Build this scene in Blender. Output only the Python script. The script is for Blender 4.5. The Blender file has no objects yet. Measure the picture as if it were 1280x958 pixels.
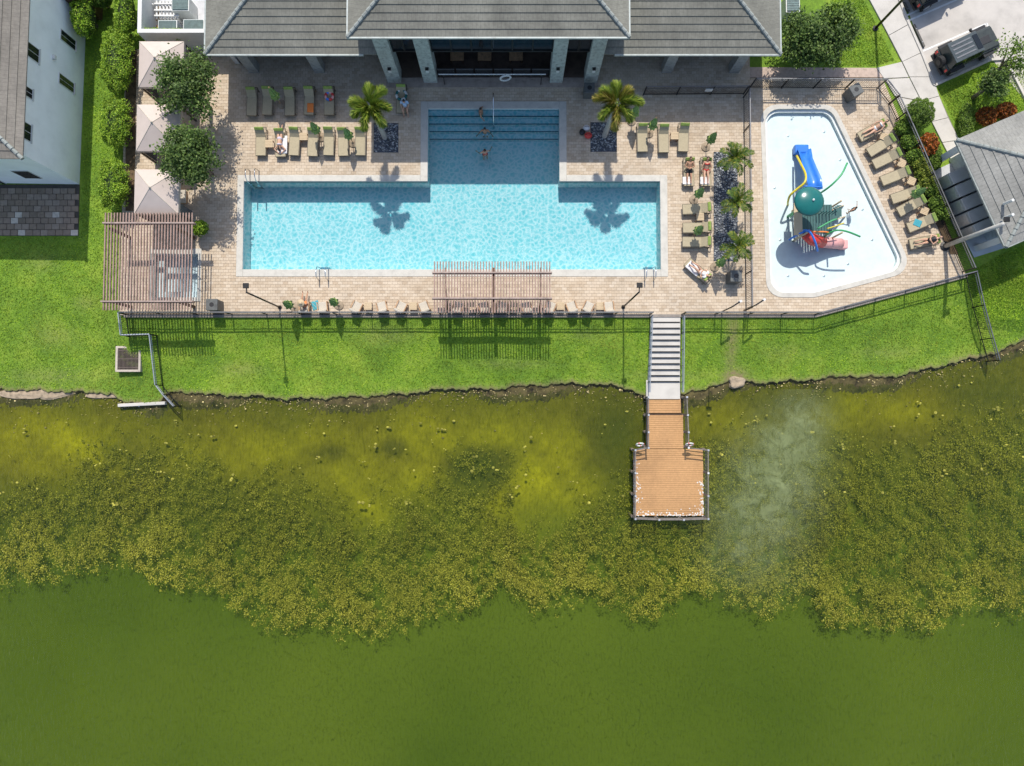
import bpy, bmesh, math, random
import numpy as np
from mathutils import Vector, Matrix, Euler
R = math.radians
random.seed(7); rng = np.random.default_rng(7)
SC = bpy.context.scene
COL = SC.collection
# ------------------------------------------------------------ camera, sky, sun, exposure
H = 46.4; FPX = 881.0; TILT = R(2.3)
cam = bpy.data.cameras.new('camera'); co = bpy.data.objects.new('camera', cam); COL.objects.link(co)
co.location = (0, 0, H); co.rotation_euler = (TILT, 0, 0)
cam.sensor_width = 36; cam.lens = FPX/1280*36; cam.clip_end = 1000; cam.clip_start = .5
SC.camera = co
SUN_EL, SUN_AZ = R(53), R(-2)            # azimuth from +Y, towards +X
world = bpy.data.worlds.new('World'); SC.world = world; world.use_nodes = True
wn = world.node_tree.nodes; wl = world.node_tree.links
sky = wn.new('ShaderNodeTexSky'); sky.sky_type = 'NISHITA'; sky.sun_disc = False
sky.sun_elevation = SUN_EL; sky.sun_rotation = SUN_AZ; sky.dust_density = 1.5; sky.altitude = 0
bg = wn['Background']; bg.inputs[1].default_value = .15
wl.new(sky.outputs[0], bg.inputs[0])
sl = bpy.data.lights.new('sun', 'SUN'); sl.energy = 3.6; sl.angle = R(.53); sl.color = (1, .95, .87)
so = bpy.data.objects.new('sun', sl); COL.objects.link(so); so.location = (0, 30, 60)
sd = Vector((math.sin(SUN_AZ)*math.cos(SUN_EL), math.cos(SUN_AZ)*math.cos(SUN_EL), math.sin(SUN_EL)))
so.rotation_euler = sd.to_track_quat('Z', 'Y').to_euler()
vs = SC.view_settings; vs.view_transform = 'Standard'; vs.look = 'None'; vs.exposure = 0.32; vs.gamma = 1; vs.use_curve_mapping = False
SC.cycles.max_bounces = 8; SC.cycles.transparent_max_bounces = 12; SC.cycles.use_denoising = True
SC.cycles.caustics_reflective = False; SC.cycles.caustics_refractive = False

# ------------------------------------------------------------ helpers
ST, CT = math.sin(TILT), math.cos(TILT)
def ray(u, v):
    x = (u-640)/FPX; y = -(v-479)/FPX
    return Vector((x, y*CT+ST, y*ST-CT))
def P(u, v, z=0.0):                       # photo pixel -> point on the level z
    d = ray(u, v); t = (H-z)/-d.z
    return Vector((d.x*t, d.y*t, z))
def PW(u, v, p, n):                       # photo pixel -> point on the vertical plane through p with normal n
    d = ray(u, v); o = Vector((0, 0, H)); t = (p-o).dot(n)/d.dot(n)
    return o+d*t

class MB:
    def __init__(s): s.v = []; s.f = []
    def add(s, vs_, fs):
        k = len(s.v); s.v += [tuple(a) for a in vs_]; s.f += [tuple(i+k for i in f) for f in fs]; return s
    def box(s, c, d, rz=0, rx=0, ry=0):
        M = Euler((rx, ry, rz)).to_matrix(); c = Vector(c)
        pts = [c+M @ Vector((sx*d[0]/2, sy*d[1]/2, sz*d[2]/2)) for sz in (-1, 1) for sy in (-1, 1) for sx in (-1, 1)]
        return s.add(pts, [(0, 2, 3, 1), (4, 5, 7, 6), (0, 1, 5, 4), (2, 6, 7, 3), (0, 4, 6, 2), (1, 3, 7, 5)])
    def bb(s, x0, x1, y0, y1, z0, z1): return s.box(((x0+x1)/2, (y0+y1)/2, (z0+z1)/2), (abs(x1-x0), abs(y1-y0), abs(z1-z0)))
    def beam(s, a, b, w, h, up=(0, 0, 1)):
        a = Vector(a); b = Vector(b); d = (b-a); 
        if d.length < 1e-6: return s
        d = d.normalized(); up = Vector(up)
        if abs(d.dot(up)) > .98: up = Vector((0, 1, 0))
        x = d.cross(up).normalized()*w/2; y = x.cross(d).normalized()*h/2
        pts = [p+sx*x+sy*y for p in (a, b) for sx, sy in ((-1, -1), (1, -1), (1, 1), (-1, 1))]
        return s.add(pts, [(3, 2, 1, 0), (4, 5, 6, 7), (0, 1, 5, 4), (1, 2, 6, 5), (2, 3, 7, 6), (3, 0, 4, 7)])
    def tube(s, pts, r, n=8, cap=True):
        pts = [Vector(p) for p in pts]; m = len(pts)
        rs = r if isinstance(r, (list, tuple)) else [r]*m
        k = len(s.v); up = None
        for i, p in enumerate(pts):
            d = (pts[min(i+1, m-1)]-pts[max(i-1, 0)]).normalized()
            if up is None:
                up = Vector((0, 0, 1)) if abs(d.z) < .9 else Vector((1, 0, 0))
            x = d.cross(up).normalized(); y = x.cross(d).normalized(); up = y
            for j in range(n):
                a = 2*math.pi*j/n; s.v.append(tuple(p+(x*math.cos(a)+y*math.sin(a))*rs[i]))
        for i in range(m-1):
            for j in range(n):
                s.f.append((k+i*n+j, k+i*n+(j+1) % n, k+(i+1)*n+(j+1) % n, k+(i+1)*n+j))
        if cap:
            s.f.append(tuple(k+j for j in range(n))[::-1]); s.f.append(tuple(k+(m-1)*n+j for j in range(n)))
        return s
    def lathe(s, c, prof, n=16):          # prof: (r, z) pairs
        c = Vector(c); k = len(s.v)
        for r, z in prof:
            for j in range(n):
                a = 2*math.pi*j/n; s.v.append((c.x+r*math.cos(a), c.y+r*math.sin(a), c.z+z))
        m = len(prof)
        for i in range(m-1):
            for j in range(n): s.f.append((k+i*n+j, k+i*n+(j+1) % n, k+(i+1)*n+(j+1) % n, k+(i+1)*n+j))
        s.f.append(tuple(k+j for j in range(n))[::-1]); s.f.append(tuple(k+(m-1)*n+j for j in range(n)))
        return s
    def prism(s, poly, z0, z1):
        n = len(poly); p = [(q[0], q[1]) for q in poly]
        a = sum(p[i][0]*p[(i+1) % n][1]-p[(i+1) % n][0]*p[i][1] for i in range(n))
        if a < 0: p = p[::-1]
        vs_ = [(x, y, z0) for x, y in p]+[(x, y, z1) for x, y in p]
        return s.add(vs_, [tuple(range(n))[::-1], tuple(range(n, 2*n))]+[(i, (i+1) % n, n+(i+1) % n, n+i) for i in range(n)])
    def ball(s, c, r, n=10, m=7, M=None):
        c = Vector(c); r = Vector(r) if hasattr(r, '__len__') else Vector((r, r, r)); k = len(s.v)
        for i in range(m+1):
            t = math.pi*i/m
            for j in range(n):
                a = 2*math.pi*j/n; q = Vector((r.x*math.sin(t)*math.cos(a), r.y*math.sin(t)*math.sin(a), -r.z*math.cos(t)))
                s.v.append(tuple(c+(M @ q if M else q)))
        for i in range(m):
            for j in range(n): s.f.append((k+i*n+j, k+i*n+(j+1) % n, k+(i+1)*n+(j+1) % n, k+(i+1)*n+j))
        return s
    def build(s, name, mat, parent=None, smooth=False, local=False, bevel=0):
        me = bpy.data.meshes.new(name); me.from_pydata(s.v, [], s.f); me.update()
        return link(name, me, mat, parent, smooth, local, bevel)
WL = {}                                   # world position of each parent
def link(name, me, mat, parent=None, smooth=False, local=False, bevel=0):
    o = bpy.data.objects.new(name, me); COL.objects.link(o)
    if mat: me.materials.append(mat)
    if smooth: me.polygons.foreach_set('use_smooth', [True]*len(me.polygons))
    if parent is not None:
        o.parent = parent
        if not local:
            o.location = -WL.get(parent.name, Vector((0, 0, 0))); 
        WL[o.name] = Vector((0, 0, 0))
    else: WL[o.name] = Vector((0, 0, 0))
    if bevel:
        b = o.modifiers.new('bevel', 'BEVEL'); b.width = bevel; b.segments = 2; b.limit_method = 'ANGLE'
    return o
def npmesh(name, V, F, mat, parent=None, attrs=None, smooth=False):
    V = np.asarray(V, np.float32); F = np.asarray(F, np.int32); n = F.shape[1]
    me = bpy.data.meshes.new(name); me.vertices.add(len(V)); me.vertices.foreach_set('co', V.ravel())
    me.loops.add(F.size); me.loops.foreach_set('vertex_index', F.ravel())
    me.polygons.add(len(F)); me.polygons.foreach_set('loop_start', np.arange(0, F.size, n, dtype=np.int32))
    me.update(calc_edges=True)
    if attrs:
        for k, a in attrs.items():
            a = np.asarray(a, np.float32)
            if a.ndim == 1: me.attributes.new(k, 'FLOAT', 'POINT').data.foreach_set('value', a)
            else:
                c = np.ones((len(a), 4), np.float32); c[:, :3] = a
                me.attributes.new(k, 'FLOAT_COLOR', 'POINT').data.foreach_set('color', c.ravel())
    return link(name, me, mat, parent, smooth)
def tag(o, label=None, cat=None, group=None, kind=None):
    if label: o['label'] = label
    if cat: o['category'] = cat
    if group: o['group'] = group
    if kind: o['kind'] = kind
    return o
def thing(name, loc, label, cat, group=None, rz=0):
    o = bpy.data.objects.new(name, None); COL.objects.link(o); o.location = loc; o.rotation_euler.z = rz
    o.empty_display_size = .2; WL[o.name] = Vector(loc); tag(o, label, cat, group); return o
def copy_tree(o, parent=None):
    c = o.copy(); COL.objects.link(c)
    if parent is not None: c.parent = parent
    for ch in o.children: copy_tree(ch, c)
    return c
def place(proto, used, loc, rz, label, group=None):
    o = copy_tree(proto) if used[0] else proto
    used[0] = True; o.location = loc; o.rotation_euler.z = rz; o['label'] = label
    if group: o['group'] = group
    WL[o.name] = Vector(loc); return o
ORD = ['first', 'second', 'third', 'fourth', 'fifth', 'sixth', 'seventh', 'eighth', 'ninth']

# ------------------------------------------------------------ materials
def nt(name):
    m = bpy.data.materials.new(name); m.use_nodes = True
    return m, m.node_tree.nodes, m.node_tree.links, m.node_tree.nodes['Principled BSDF']
def mix(N, L, a, b, fac, mode='MIX'):
    x = N.new('ShaderNodeMix'); x.data_type = 'RGBA'; x.blend_type = mode
    for i, v in ((0, fac), (6, a), (7, b)):
        if hasattr(v, 'links'): L.new(v, x.inputs[i])
        elif i == 0: x.inputs[0].default_value = v
        else: x.inputs[i].default_value = (*v, 1)
    return x.outputs[2]
def noise(N, L, scale, detail=4, rough=.6, vec=None, dist=0):
    n = N.new('ShaderNodeTexNoise'); n.inputs['Scale'].default_value = scale; n.inputs['Detail'].default_value = detail
    n.inputs['Roughness'].default_value = rough; n.inputs['Distortion'].default_value = dist
    if vec is None: vec = N.new('ShaderNodeNewGeometry').outputs['Position']
    L.new(vec, n.inputs['Vector']); return n.outputs['Fac']
def ramp(N, L, fac, stops):
    r = N.new('ShaderNodeValToRGB'); e = r.color_ramp.elements
    while len(e) < len(stops): e.new(.5)
    for i, (p, c) in enumerate(stops): e[i].position = p; e[i].color = (*c, 1) if hasattr(c, '__len__') else (c, c, c, 1)
    L.new(fac, r.inputs[0]); return r.outputs[0]
def bump(N, L, h, strength, dist, bs):
    b = N.new('ShaderNodeBump'); b.inputs['Strength'].default_value = strength; b.inputs['Distance'].default_value = dist
    L.new(h, b.inputs['Height']); L.new(b.outputs[0], bs.inputs['Normal'])
def M_(name, c, rough=.7, var=.18, scale=3, bmp=0, metal=0, isl=0, spec=.5, alpha=None):
    m, N, L, b = nt(name)
    c2 = tuple(max(0, x*(1-var*1.6)) for x in c); c3 = tuple(min(1, x*(1+var)) for x in c)
    f = noise(N, L, scale, 5, .65)
    out = ramp(N, L, f, [(.3, c2), (.5, c), (.72, c3)])
    if isl:
        g = N.new('ShaderNodeNewGeometry')
        r = ramp(N, L, g.outputs['Random Per Island'], [(0, 1-isl), (1, 1+isl)])
        out = mix(N, L, out, r, 1, 'MULTIPLY')
    L.new(out, b.inputs['Base Color']); b.inputs['Roughness'].default_value = rough; b.inputs['Metallic'].default_value = metal
    b.inputs['Specular IOR Level'].default_value = spec
    if bmp: bump(N, L, noise(N, L, scale*9, 3), .5, bmp, b)
    return m
def leafmat(name, stops, sc=.6, rough=.55, trans=.25, lo=.72, hi=1.2, dry=None):
    m, N, L, b = nt(name); g = N.new('ShaderNodeNewGeometry')
    c = ramp(N, L, g.outputs['Random Per Island'], stops)
    f = ramp(N, L, noise(N, L, sc, 3), [(.3, lo), (.7, hi)])
    c = mix(N, L, c, f, 1, 'MULTIPLY')
    if dry: c = mix(N, L, c, dry, ramp(N, L, noise(N, L, .33, 6, .75), [(.5, 0), (.72, .65)]))
    L.new(c, b.inputs['Base Color']); b.inputs['Roughness'].default_value = rough
    b.inputs['Specular IOR Level'].default_value = .3
    t = N.new('ShaderNodeBsdfTranslucent'); L.new(c, t.inputs[0]); x = N.new('ShaderNodeMixShader'); x.inputs[0].default_value = trans
    L.new(b.outputs[0], x.inputs[1]); L.new(t.outputs[0], x.inputs[2]); L.new(x.outputs[0], N['Material Output'].inputs[0])
    return m
MT = {}
MT['bronze'] = M_('bronze', (.035, .034, .033), .4, .2, 4, 0, .6)
MT['rail'] = M_('rail_grey', (.22, .22, .22), .35, .1, 3, 0, .5)
MT['galv'] = M_('galvanised', (.55, .56, .57), .4, .12, 6, 0, .6)
MT['chrome'] = M_('chrome', (.7, .72, .73), .15, .05, 6, 0, 1)
MT['white'] = M_('white_paint', (.62, .62, .60), .6, .06, 1.2)
MT['coping'] = M_('coping_stone', (.51, .485, .425), .6, .1, 2, .002)
MT['stucco'] = M_('white_stucco', (.90, .915, .915), .85, .06, .7, .004)
MT['stone'] = M_('column_stone', (.36, .39, .36), .85, .3, 4, .02)
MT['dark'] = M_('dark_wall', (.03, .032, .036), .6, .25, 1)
MT['glassdark'] = M_('dark_glass', (.012, .016, .02), .08, .1, 1)
MT['concrete'] = M_('concrete', (.52, .49, .44), .85, .09, .9, .002)
MT['wood'] = M_('teak', (.42, .25, .13), .6, .25, 5)
MT['sling'] = M_('sling_fabric', (.39, .33, .215), .8, .08, 9)
MT['green'] = M_('green_fabric', (.24, .33, .07), .8, .2, 6)
MT['umb'] = M_('umbrella_fabric', (.17, .29, .09), .8, .3, 7)
MT['cushion'] = M_('cushion', (.50, .45, .37), .85, .06, 5)
MT['canvas'] = M_('canvas', (.54, .455, .40), .85, .04, 2)
MT['perg'] = M_('pergola_wood', (.29, .19, .15), .7, .3, 3, .003, isl=.2)
MT['tyre'] = M_('rubber', (.015, .015, .016), .8, .2, 5)
MT['soil'] = M_('soil', (.13, .085, .045), .95, .5, 3, .03)
MT['bark'] = M_('bark', (.20, .16, .12), .9, .35, 8, .02)
MT['palmbark'] = M_('palm_bark', (.36, .34, .31), .85, .2, 7, .01)
MT['gravel'] = M_('gravel_bed', (.08, .09, .11), .9, .5, 14, .03)
MT['pebble'] = M_('pebble', (.24, .25, .255), .8, .3, 9, 0, isl=.75)
MT['roofgap'] = M_('roof_under', (.05, .05, .045), .9)
MT['bluegrey'] = M_('grey_cabinet', (.33, .33, .315), .5, .08, 2)
MT['bin'] = M_('bin_metal', (.10, .105, .10), .5, .2, 3)
def tilemat(name, c):
    m, N, L, b = nt(name); tc = N.new('ShaderNodeTexCoord'); 
    br = N.new('ShaderNodeTexBrick'); br.inputs['Scale'].default_value = 1; br.inputs['Brick Width'].default_value = .24; br.inputs['Row Height'].default_value = 50
    br.inputs['Mortar Size'].default_value = .012; br.offset = 0
    br.inputs[1].default_value = (*c, 1); br.inputs[2].default_value = (*[x*.92 for x in c], 1); br.inputs[3].default_value = (*[x*.72 for x in c], 1)
    mp = N.new('ShaderNodeAttribute'); mp.attribute_name = 'run'
    cb = N.new('ShaderNodeCombineXYZ'); L.new(mp.outputs['Fac'], cb.inputs[0]); cb.inputs[1].default_value = 7; L.new(cb.outputs[0], br.inputs['Vector'])
    o = mix(N, L, br.outputs[0], ramp(N, L, noise(N, L, .42, 7, .75), [(.3, .66), (.7, 1.18)]), 1, 'MULTIPLY')
    o = mix(N, L, o, ramp(N, L, noise(N, L, 7, 4, .7), [(.3, .82), (.7, 1.12)]), 1, 'MULTIPLY')
    L.new(o, b.inputs['Base Color']); b.inputs['Roughness'].default_value = .85
    return m
MT['tile'] = tilemat('roof_tile', (.20, .197, .165))
MT['tile2'] = tilemat('roof_tile_light', (.28, .275, .25))
MT['tile3'] = tilemat('roof_tile_brown', (.215, .195, .165))
MT['cap'] = M_('hip_cap', (.27, .29, .27), .85, .2, 5, .01)
def islmat(name, stops, rough=.85, bm=.003, sc=9):
    m, N, L, b = nt(name); g = N.new('ShaderNodeNewGeometry')
    c = ramp(N, L, g.outputs['Random Per Island'], stops)
    c = mix(N, L, c, ramp(N, L, noise(N, L, .35, 6, .7), [(.28, .78), (.5, .99), (.7, 1.10)]), 1, 'MULTIPLY')
    c = mix(N, L, c, ramp(N, L, noise(N, L, sc, 4, .7), [(.3, .86), (.7, 1.08)]), 1, 'MULTIPLY')
    L.new(c, b.inputs['Base Color']); b.inputs['Roughness'].default_value = rough; bump(N, L, noise(N, L, sc*4, 3), .5, bm, b)
    return m
MT['paver'] = islmat('clay_paver', [(0, (.47, .365, .255)), (.3, (.53, .425, .305)), (.7, (.56, .455, .335)), (1, (.59, .49, .37))])
MT['patio'] = islmat('patio_stone', [(0, (.17, .15, .135)), (.8, (.27, .24, .215)), (.9, (.30, .28, .25)), (1, (.62, .58, .52))])
MT['plank'] = islmat('deck_plank', [(0, (.42, .225, .09)), (.5, (.48, .265, .11)), (1, (.54, .31, .14))], .75, .002, 6)
MT['treeleaf'] = leafmat('tree_leaf', [(0, (.04, .08, .016)), (.6, (.09, .155, .03)), (1, (.19, .27, .065))])
MT['hedge'] = leafmat('hedge_leaf', [(0, (.10, .20, .014)), (.5, (.21, .36, .025)), (1, (.40, .54, .05))])
MT['hedge_dark'] = leafmat('hedge_dark_leaf', [(0, (.055, .11, .012)), (.5, (.12, .21, .022)), (1, (.24, .34, .05))])
MT['croton'] = leafmat('croton_leaf', [(0, (.03, .06, .012)), (.4, (.20, .05, .012)), (.75, (.42, .11, .015)), (1, (.45, .2, .03))])
MT['frond'] = leafmat('frond_leaf', [(0, (.07, .13, .015)), (.5, (.18, .27, .028)), (.85, (.32, .38, .05)), (1, (.44, .42, .08))], 1.5)
MT['frond_dry'] = leafmat('frond_dry_leaf', [(0, (.12, .13, .015)), (.5, (.24, .25, .03)), (.8, (.36, .30, .06)), (1, (.45, .30, .12))], 1.5)
MT['frond_small'] = leafmat('frond_small_leaf', [(0, (.03, .08, .012)), (.5, (.09, .16, .02)), (.85, (.22, .26, .03)), (1, (.40, .30, .04))], 1.5)
MT['ornament'] = leafmat('ornamental_leaf', [(0, (.06, .11, .015)), (.5, (.2, .26, .03)), (1, (.36, .40, .06))])
MT['skin'] = M_('skin', (.56, .33, .22), .55, .1, 9); MT['skin2'] = M_('skin_tan', (.42, .23, .14), .55, .1, 9)
MT['hair'] = M_('dark_hair', (.02, .013, .01), .6); MT['hair2'] = M_('fair_hair', (.40, .26, .12), .6)
def plain(n, c, r=.5, v=.06): MT[n] = M_(n, c, r, v, 4); return MT[n]
plain('blue', (.035, .19, .62), .3); plain('yellow', (.62, .50, .03), .35); plain('dome', (.012, .13, .12), .2); plain('pipe', (.05, .33, .12), .35)
plain('red', (.62, .05, .04), .35); plain('pink', (.72, .36, .34), .5); plain('orange', (.75, .20, .03), .6); plain('teal', (.04, .30, .36), .7); plain('black', (.015, .015, .017), .5)
plain('carpaint', (.045, .052, .048), .25, .15); plain('cartop', (.055, .07, .075), .35, .2); plain('towel', (.70, .68, .67), .9); plain('lilac', (.55, .50, .58), .8); plain('ltblue', (.40, .55, .75), .8)
plain('platform', (.035, .105, .10), .6); plain('tan', (.52, .40, .25), .7); plain('plastic', (.62, .64, .62), .5)
MT['brown_trim'] = M_('brown_trim', (.10, .055, .03), .6, .3, 4)
# ------------------------------------------------------------ terrain, lake
ZW = -1.42; ZS = -1.17
SH = [(-900, 480), (-60, 486), (0, 487), (60, 489), (140, 492), (150, 503), (200, 505), (207, 492), (230, 490), (270, 494), (330, 496), (360, 499), (420, 497), (470, 495), (520, 491), (560, 486), (620, 487), (633, 484), (700, 480), (750, 480), (785, 486), (805, 494), (850, 492), (880, 488), (898, 480), (920, 472), (938, 479), (1000, 476), (1060, 470), (1110, 472), (1140, 466), (1200, 452), (1250, 440), (1290, 420), (2200, 330)]
_s = [P(u, v, ZS) for u, v in SH]; SX = np.array([p.x for p in _s]); SY = np.array([p.y for p in _s])
def wob(x): return .06*np.sin(x*2.1)+.05*np.sin(x*4.7+1)+.04*np.sin(x*9.3+2)+.035*np.sin(x*17.1+.5)
def Ys(x): x = np.asarray(x, float); return np.interp(x, SX, SY)+wob(x)
_f = [P(u, v, 0) for u, v in [(-900, 330), (120, 340), (157, 392), (1018, 394), (1210, 344), (2200, 200)]]
FX = [p.x for p in _f]; FY = [p.y for p in _f]
def gz(x, y):
    x = np.asarray(x, float); y = np.asarray(y, float); yf = np.interp(x, FX, FY); ys = Ys(x)
    t = np.clip((yf-y)/np.maximum(yf-ys, .5), 0, 1)
    return -.12+(ZS+.12)*(t*t*(3-2*t)*.5+t*.5)+.02*np.sin(x*1.3+y*.7)*t*(1-t)*4
def gzf(x, y): return float(gz(x, y))
def sheet(name, xs, ds, zf, mat, attrs=None, top=None):
    nx, nd = len(xs), len(ds); X = np.repeat(xs[:, None], nd, 1); Y = Ys(X)+np.asarray(ds)[None, :]
    if top is not None: Y = np.minimum(Y, top)
    Z = zf(X, Y, np.repeat(np.asarray(ds, float)[None, :], nx, 0))
    V = np.stack([X, Y, Z], -1).reshape(-1, 3); i = np.arange(nx*nd).reshape(nx, nd)
    F = np.stack([i[:-1, :-1], i[1:, :-1], i[1:, 1:], i[:-1, 1:]], -1).reshape(-1, 4)
    if ds[0] > ds[-1]: F = F[:, ::-1]
    a = {k: f(X, Y).reshape(-1) for k, f in attrs.items()} if attrs else None
    return npmesh(name, V, F, mat, None, a, True)
xs_fine = np.concatenate([[-160, -110, -75, -55, -46], np.linspace(-40, 40, 640), [46, 55, 75, 110, 160]])
def blobs(X, Y, L, z=ZW):                   # soft ellipses given in photo pixels
    o = np.zeros_like(X)
    for u, v, ru, rv, w in L:
        c = P(u, v, z); sx = ru/18.4; sy = rv/18.4
        o = np.maximum(o, w*np.exp(-(((X-c.x)/sx)**2+((Y-c.y)/sy)**2)))
    return o
# lawn
m, N, L, b = nt('lawn_grass'); MT['lawn'] = m
c = ramp(N, L, noise(N, L, .45, 6, .65), [(.28, (.085, .175, .012)), (.5, (.16, .28, .018)), (.72, (.27, .37, .035))])
c = mix(N, L, c, ramp(N, L, noise(N, L, 6, 6, .8), [(.3, .6), (.7, 1.3)]), 1, 'MULTIPLY')
at = N.new('ShaderNodeAttribute'); at.attribute_name = 'bare'
md = N.new('ShaderNodeMath'); md.operation = 'MULTIPLY'; L.new(at.outputs['Fac'], md.inputs[0]); L.new(ramp(N, L, noise(N, L, 3, 5, .7), [(.3, .3), (.6, 1)]), md.inputs[1])
c = mix(N, L, c, (.24, .18, .09), md.outputs[0]); L.new(c, b.inputs['Base Color']); b.inputs['Roughness'].default_value = .9
bump(N, L, noise(N, L, 22, 4, .8), .8, .05, b)
BARE = [(60, 330, 20, 12, .3), (110, 380, 14, 10, .35), (640, 455, 50, 6, .3), (730, 420, 25, 8, .25), (1110, 440, 40, 8, .3), (980, 440, 30, 10, .25), (70, 420, 30, 14, .3), (835, 470, 60, 6, .3), (914, 425, 8, 60, .75), (920, 468, 16, 9, 1), (150, 340, 3, 3, .3), (300, 462, 30, 8, .4), (480, 420, 40, 12, .35), (1215, 448, 40, 5, .4), (60, 470, 60, 10, .35)]
def bare(X, Y):
    e = np.exp(-((Y-Ys(X))/.22)**2); return np.clip(blobs(X, Y, BARE, -.7)+.85*e, 0, 1)
ds = np.concatenate([[0, .06, .15, .3], np.arange(.5, 30, .25), [34, 45, 70, 120, 200]])
lawn = sheet('lawn', xs_fine, ds, lambda X, Y, D: gz(X, Y)-np.where(D < .05, .03, 0), MT['lawn'], {'bare': bare}); tag(lawn, kind='structure')
def cutlawn():
    bm = bmesh.new(); bm.from_mesh(lawn.data); a = P(160, 64); b_ = P(934, 391); q = [tuple(P(u, v)[:2]) for u, v in [(930, 104), (1098, 104), (1200, 341), (1017, 390), (930, 391)]]
    def ins(x, y): return all((q[(i+1) % 5][0]-q[i][0])*(y-q[i][1])-(q[(i+1) % 5][1]-q[i][1])*(x-q[i][0]) < 0 for i in range(5))
    kill = [f for f in bm.faces if all((a.x < v.co.x < b_.x and b_.y < v.co.y < a.y) or ins(v.co.x, v.co.y) for v in f.verts)]
    bmesh.ops.delete(bm, geom=kill, context='FACES'); bm.to_mesh(lawn.data); bm.free()
cutlawn()
# bank and bed
bank = sheet('shore_bank', xs_fine, [.1, .02, -.05, -.12, -.3, -.5, -.75, -1.0, -1.4], lambda X, Y, D: np.interp(-D, [-.1, -.02, .05, .12, .3, .5, .75, 1.0, 1.4], [ZS-.08, ZS-.05, -1.35, -1.39, -1.42, -1.45, -1.50, -1.57, -1.75])+.05*np.sin(X*.55+1)*(D < -.1)+.035*np.sin(X*5.3+D*9)*np.sin(X*11.7+1)+.02*np.sin(X*23+D*31), M_('bank_soil', (.085, .068, .024), .95, .6, 1.6, .04)); tag(bank, kind='structure')
m, N, L, b = nt('lake_bed'); MT['bed'] = m
def attr(n): a = N.new('ShaderNodeAttribute'); a.attribute_name = n; return a.outputs['Fac']
sh = ramp(N, L, noise(N, L, 1.6, 6, .7), [(.3, (.085, .08, .013)), (.55, (.14, .13, .018)), (.75, (.20, .18, .035))])
dp = ramp(N, L, noise(N, L, .045, 3, .5), [(.35, (.070, .112, .011)), (.65, (.118, .162, .018))])
c = mix(N, L, dp, sh, attr('shal'))
yl = ramp(N, L, noise(N, L, 2.2, 6, .75), [(.3, (.25, .235, .012)), (.55, (.41, .385, .014)), (.8, (.54, .50, .03))])
c = mix(N, L, c, yl, attr('yel'))
wd = ramp(N, L, noise(N, L, 3, 6, .7), [(.35, (.03, .048, .012)), (.7, (.07, .082, .016))])
c = mix(N, L, c, wd, attr('weed')); L.new(c, b.inputs['Base Color']); b.inputs['Roughness'].default_value = 1; b.inputs['Specular IOR Level'].default_value = 0
YEL = [(500, 600, 130, 40, .6), (360, 560, 130, 30, .55), (640, 610, 60, 60, .8), (820, 540, 60, 25, .3), (1180, 520, 70, 20, .35), (210, 555, 60, 25, .35), (75, 558, 85, 40, .85), (30, 540, 60, 30, .7), (300, 570, 120, 32, .55), (460, 640, 40, 36, .7), (440, 590, 90, 38, .5), (590, 555, 150, 38, .75), (680, 595, 75, 45, 1), (690, 560, 90, 40, .7), (540, 545, 60, 40, .6), (1100, 512, 110, 22, .6), (905, 530, 60, 30, .4), (1060, 525, 40, 18, .5)]
DRK = [(600, 588, 36, 26, 1), (490, 560, 14, 10, .6), (770, 540, 36, 50, .9), (410, 565, 20, 10, .4), (1250, 490, 60, 20, .5), (985, 500, 40, 14, .5)]
OE = [(-400, 735), (0, 732), (50, 725), (100, 717), (165, 712), (215, 735), (270, 745), (295, 768), (350, 782), (425, 788), (515, 785), (560, 765), (600, 755), (640, 750), (680, 758), (740, 753), (815, 772), (850, 755), (900, 745), (950, 763), (1010, 768), (1055, 783), (1120, 788), (1180, 776), (1230, 762), (1280, 765), (1700, 760)]
_o = [P(u, v, ZW-.2) for u, v in OE]; OX = [p.x for p in _o]; OY = [p.y for p in _o]
def Yo(X): return np.interp(X, OX, OY)
IE = [(-400, 600), (0, 610), (70, 590), (120, 555), (150, 530), (230, 545), (290, 590), (370, 600), (430, 630), (520, 610), (570, 570), (640, 590), (650, 660), (700, 655), (760, 600), (800, 580), (890, 520), (960, 545), (1040, 545), (1120, 550), (1200, 520), (1280, 510), (1700, 500)]
_i = [P(u, v, ZW-.2) for u, v in IE]; IX = [p.x for p in _i]; IY = [p.y for p in _i]
def Yi(X): return np.interp(X, IX, IY)
def lown(X, Y, f=1.0, s=0):               # smooth pseudo-noise for densities
    return (np.sin(X*.9*f+1.3*np.sin(Y*.7*f+s)+s)+np.sin(Y*1.3*f+1.7*np.sin(X*.8*f-s)+2*s)+.7*np.sin(X*2.3*f+Y*1.9*f+s*3)+.5*np.sin(X*4.1*f-Y*3.7*f))/3.2
def weedden(X, Y):
    yo = Yo(X)+.7*lown(X, Y, 1.1, 3)+.45*lown(X, Y, 3.1, 7)+.3*lown(X, Y, 6.3, 2); yi = Yi(X)+.8*lown(X, Y, .6, 5)
    a = np.clip((Y-yo+.35)/1.6, 0, 1); c_ = np.clip((yi+1.2-Y)/4.5, 0, 1)**1.3
    hole = blobs(X, Y, [(470, 640, 36, 30, .9), (680, 600, 60, 45, .9), (765, 688, 9, 6, 1), (180, 700, 30, 8, .8), (240, 690, 16, 8, 1), (1180, 735, 40, 10, .9), (1000, 745, 40, 10, .7), (610, 615, 20, 20, .1), (650, 640, 40, 25, .6), (1230, 690, 12, 8, .9), (1110, 720, 30, 8, .8)])
    return np.clip(a*np.maximum(c_, .9*blobs(X, Y, DRK[:1]))*np.clip(.46+.75*lown(X, Y, 1.7, 1)+.7*lown(X, Y, 4.3, 2)+.6*lown(X, Y, 8.1, 4), .03, 1.3)*(1-hole)*1.1, 0, 1)
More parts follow.
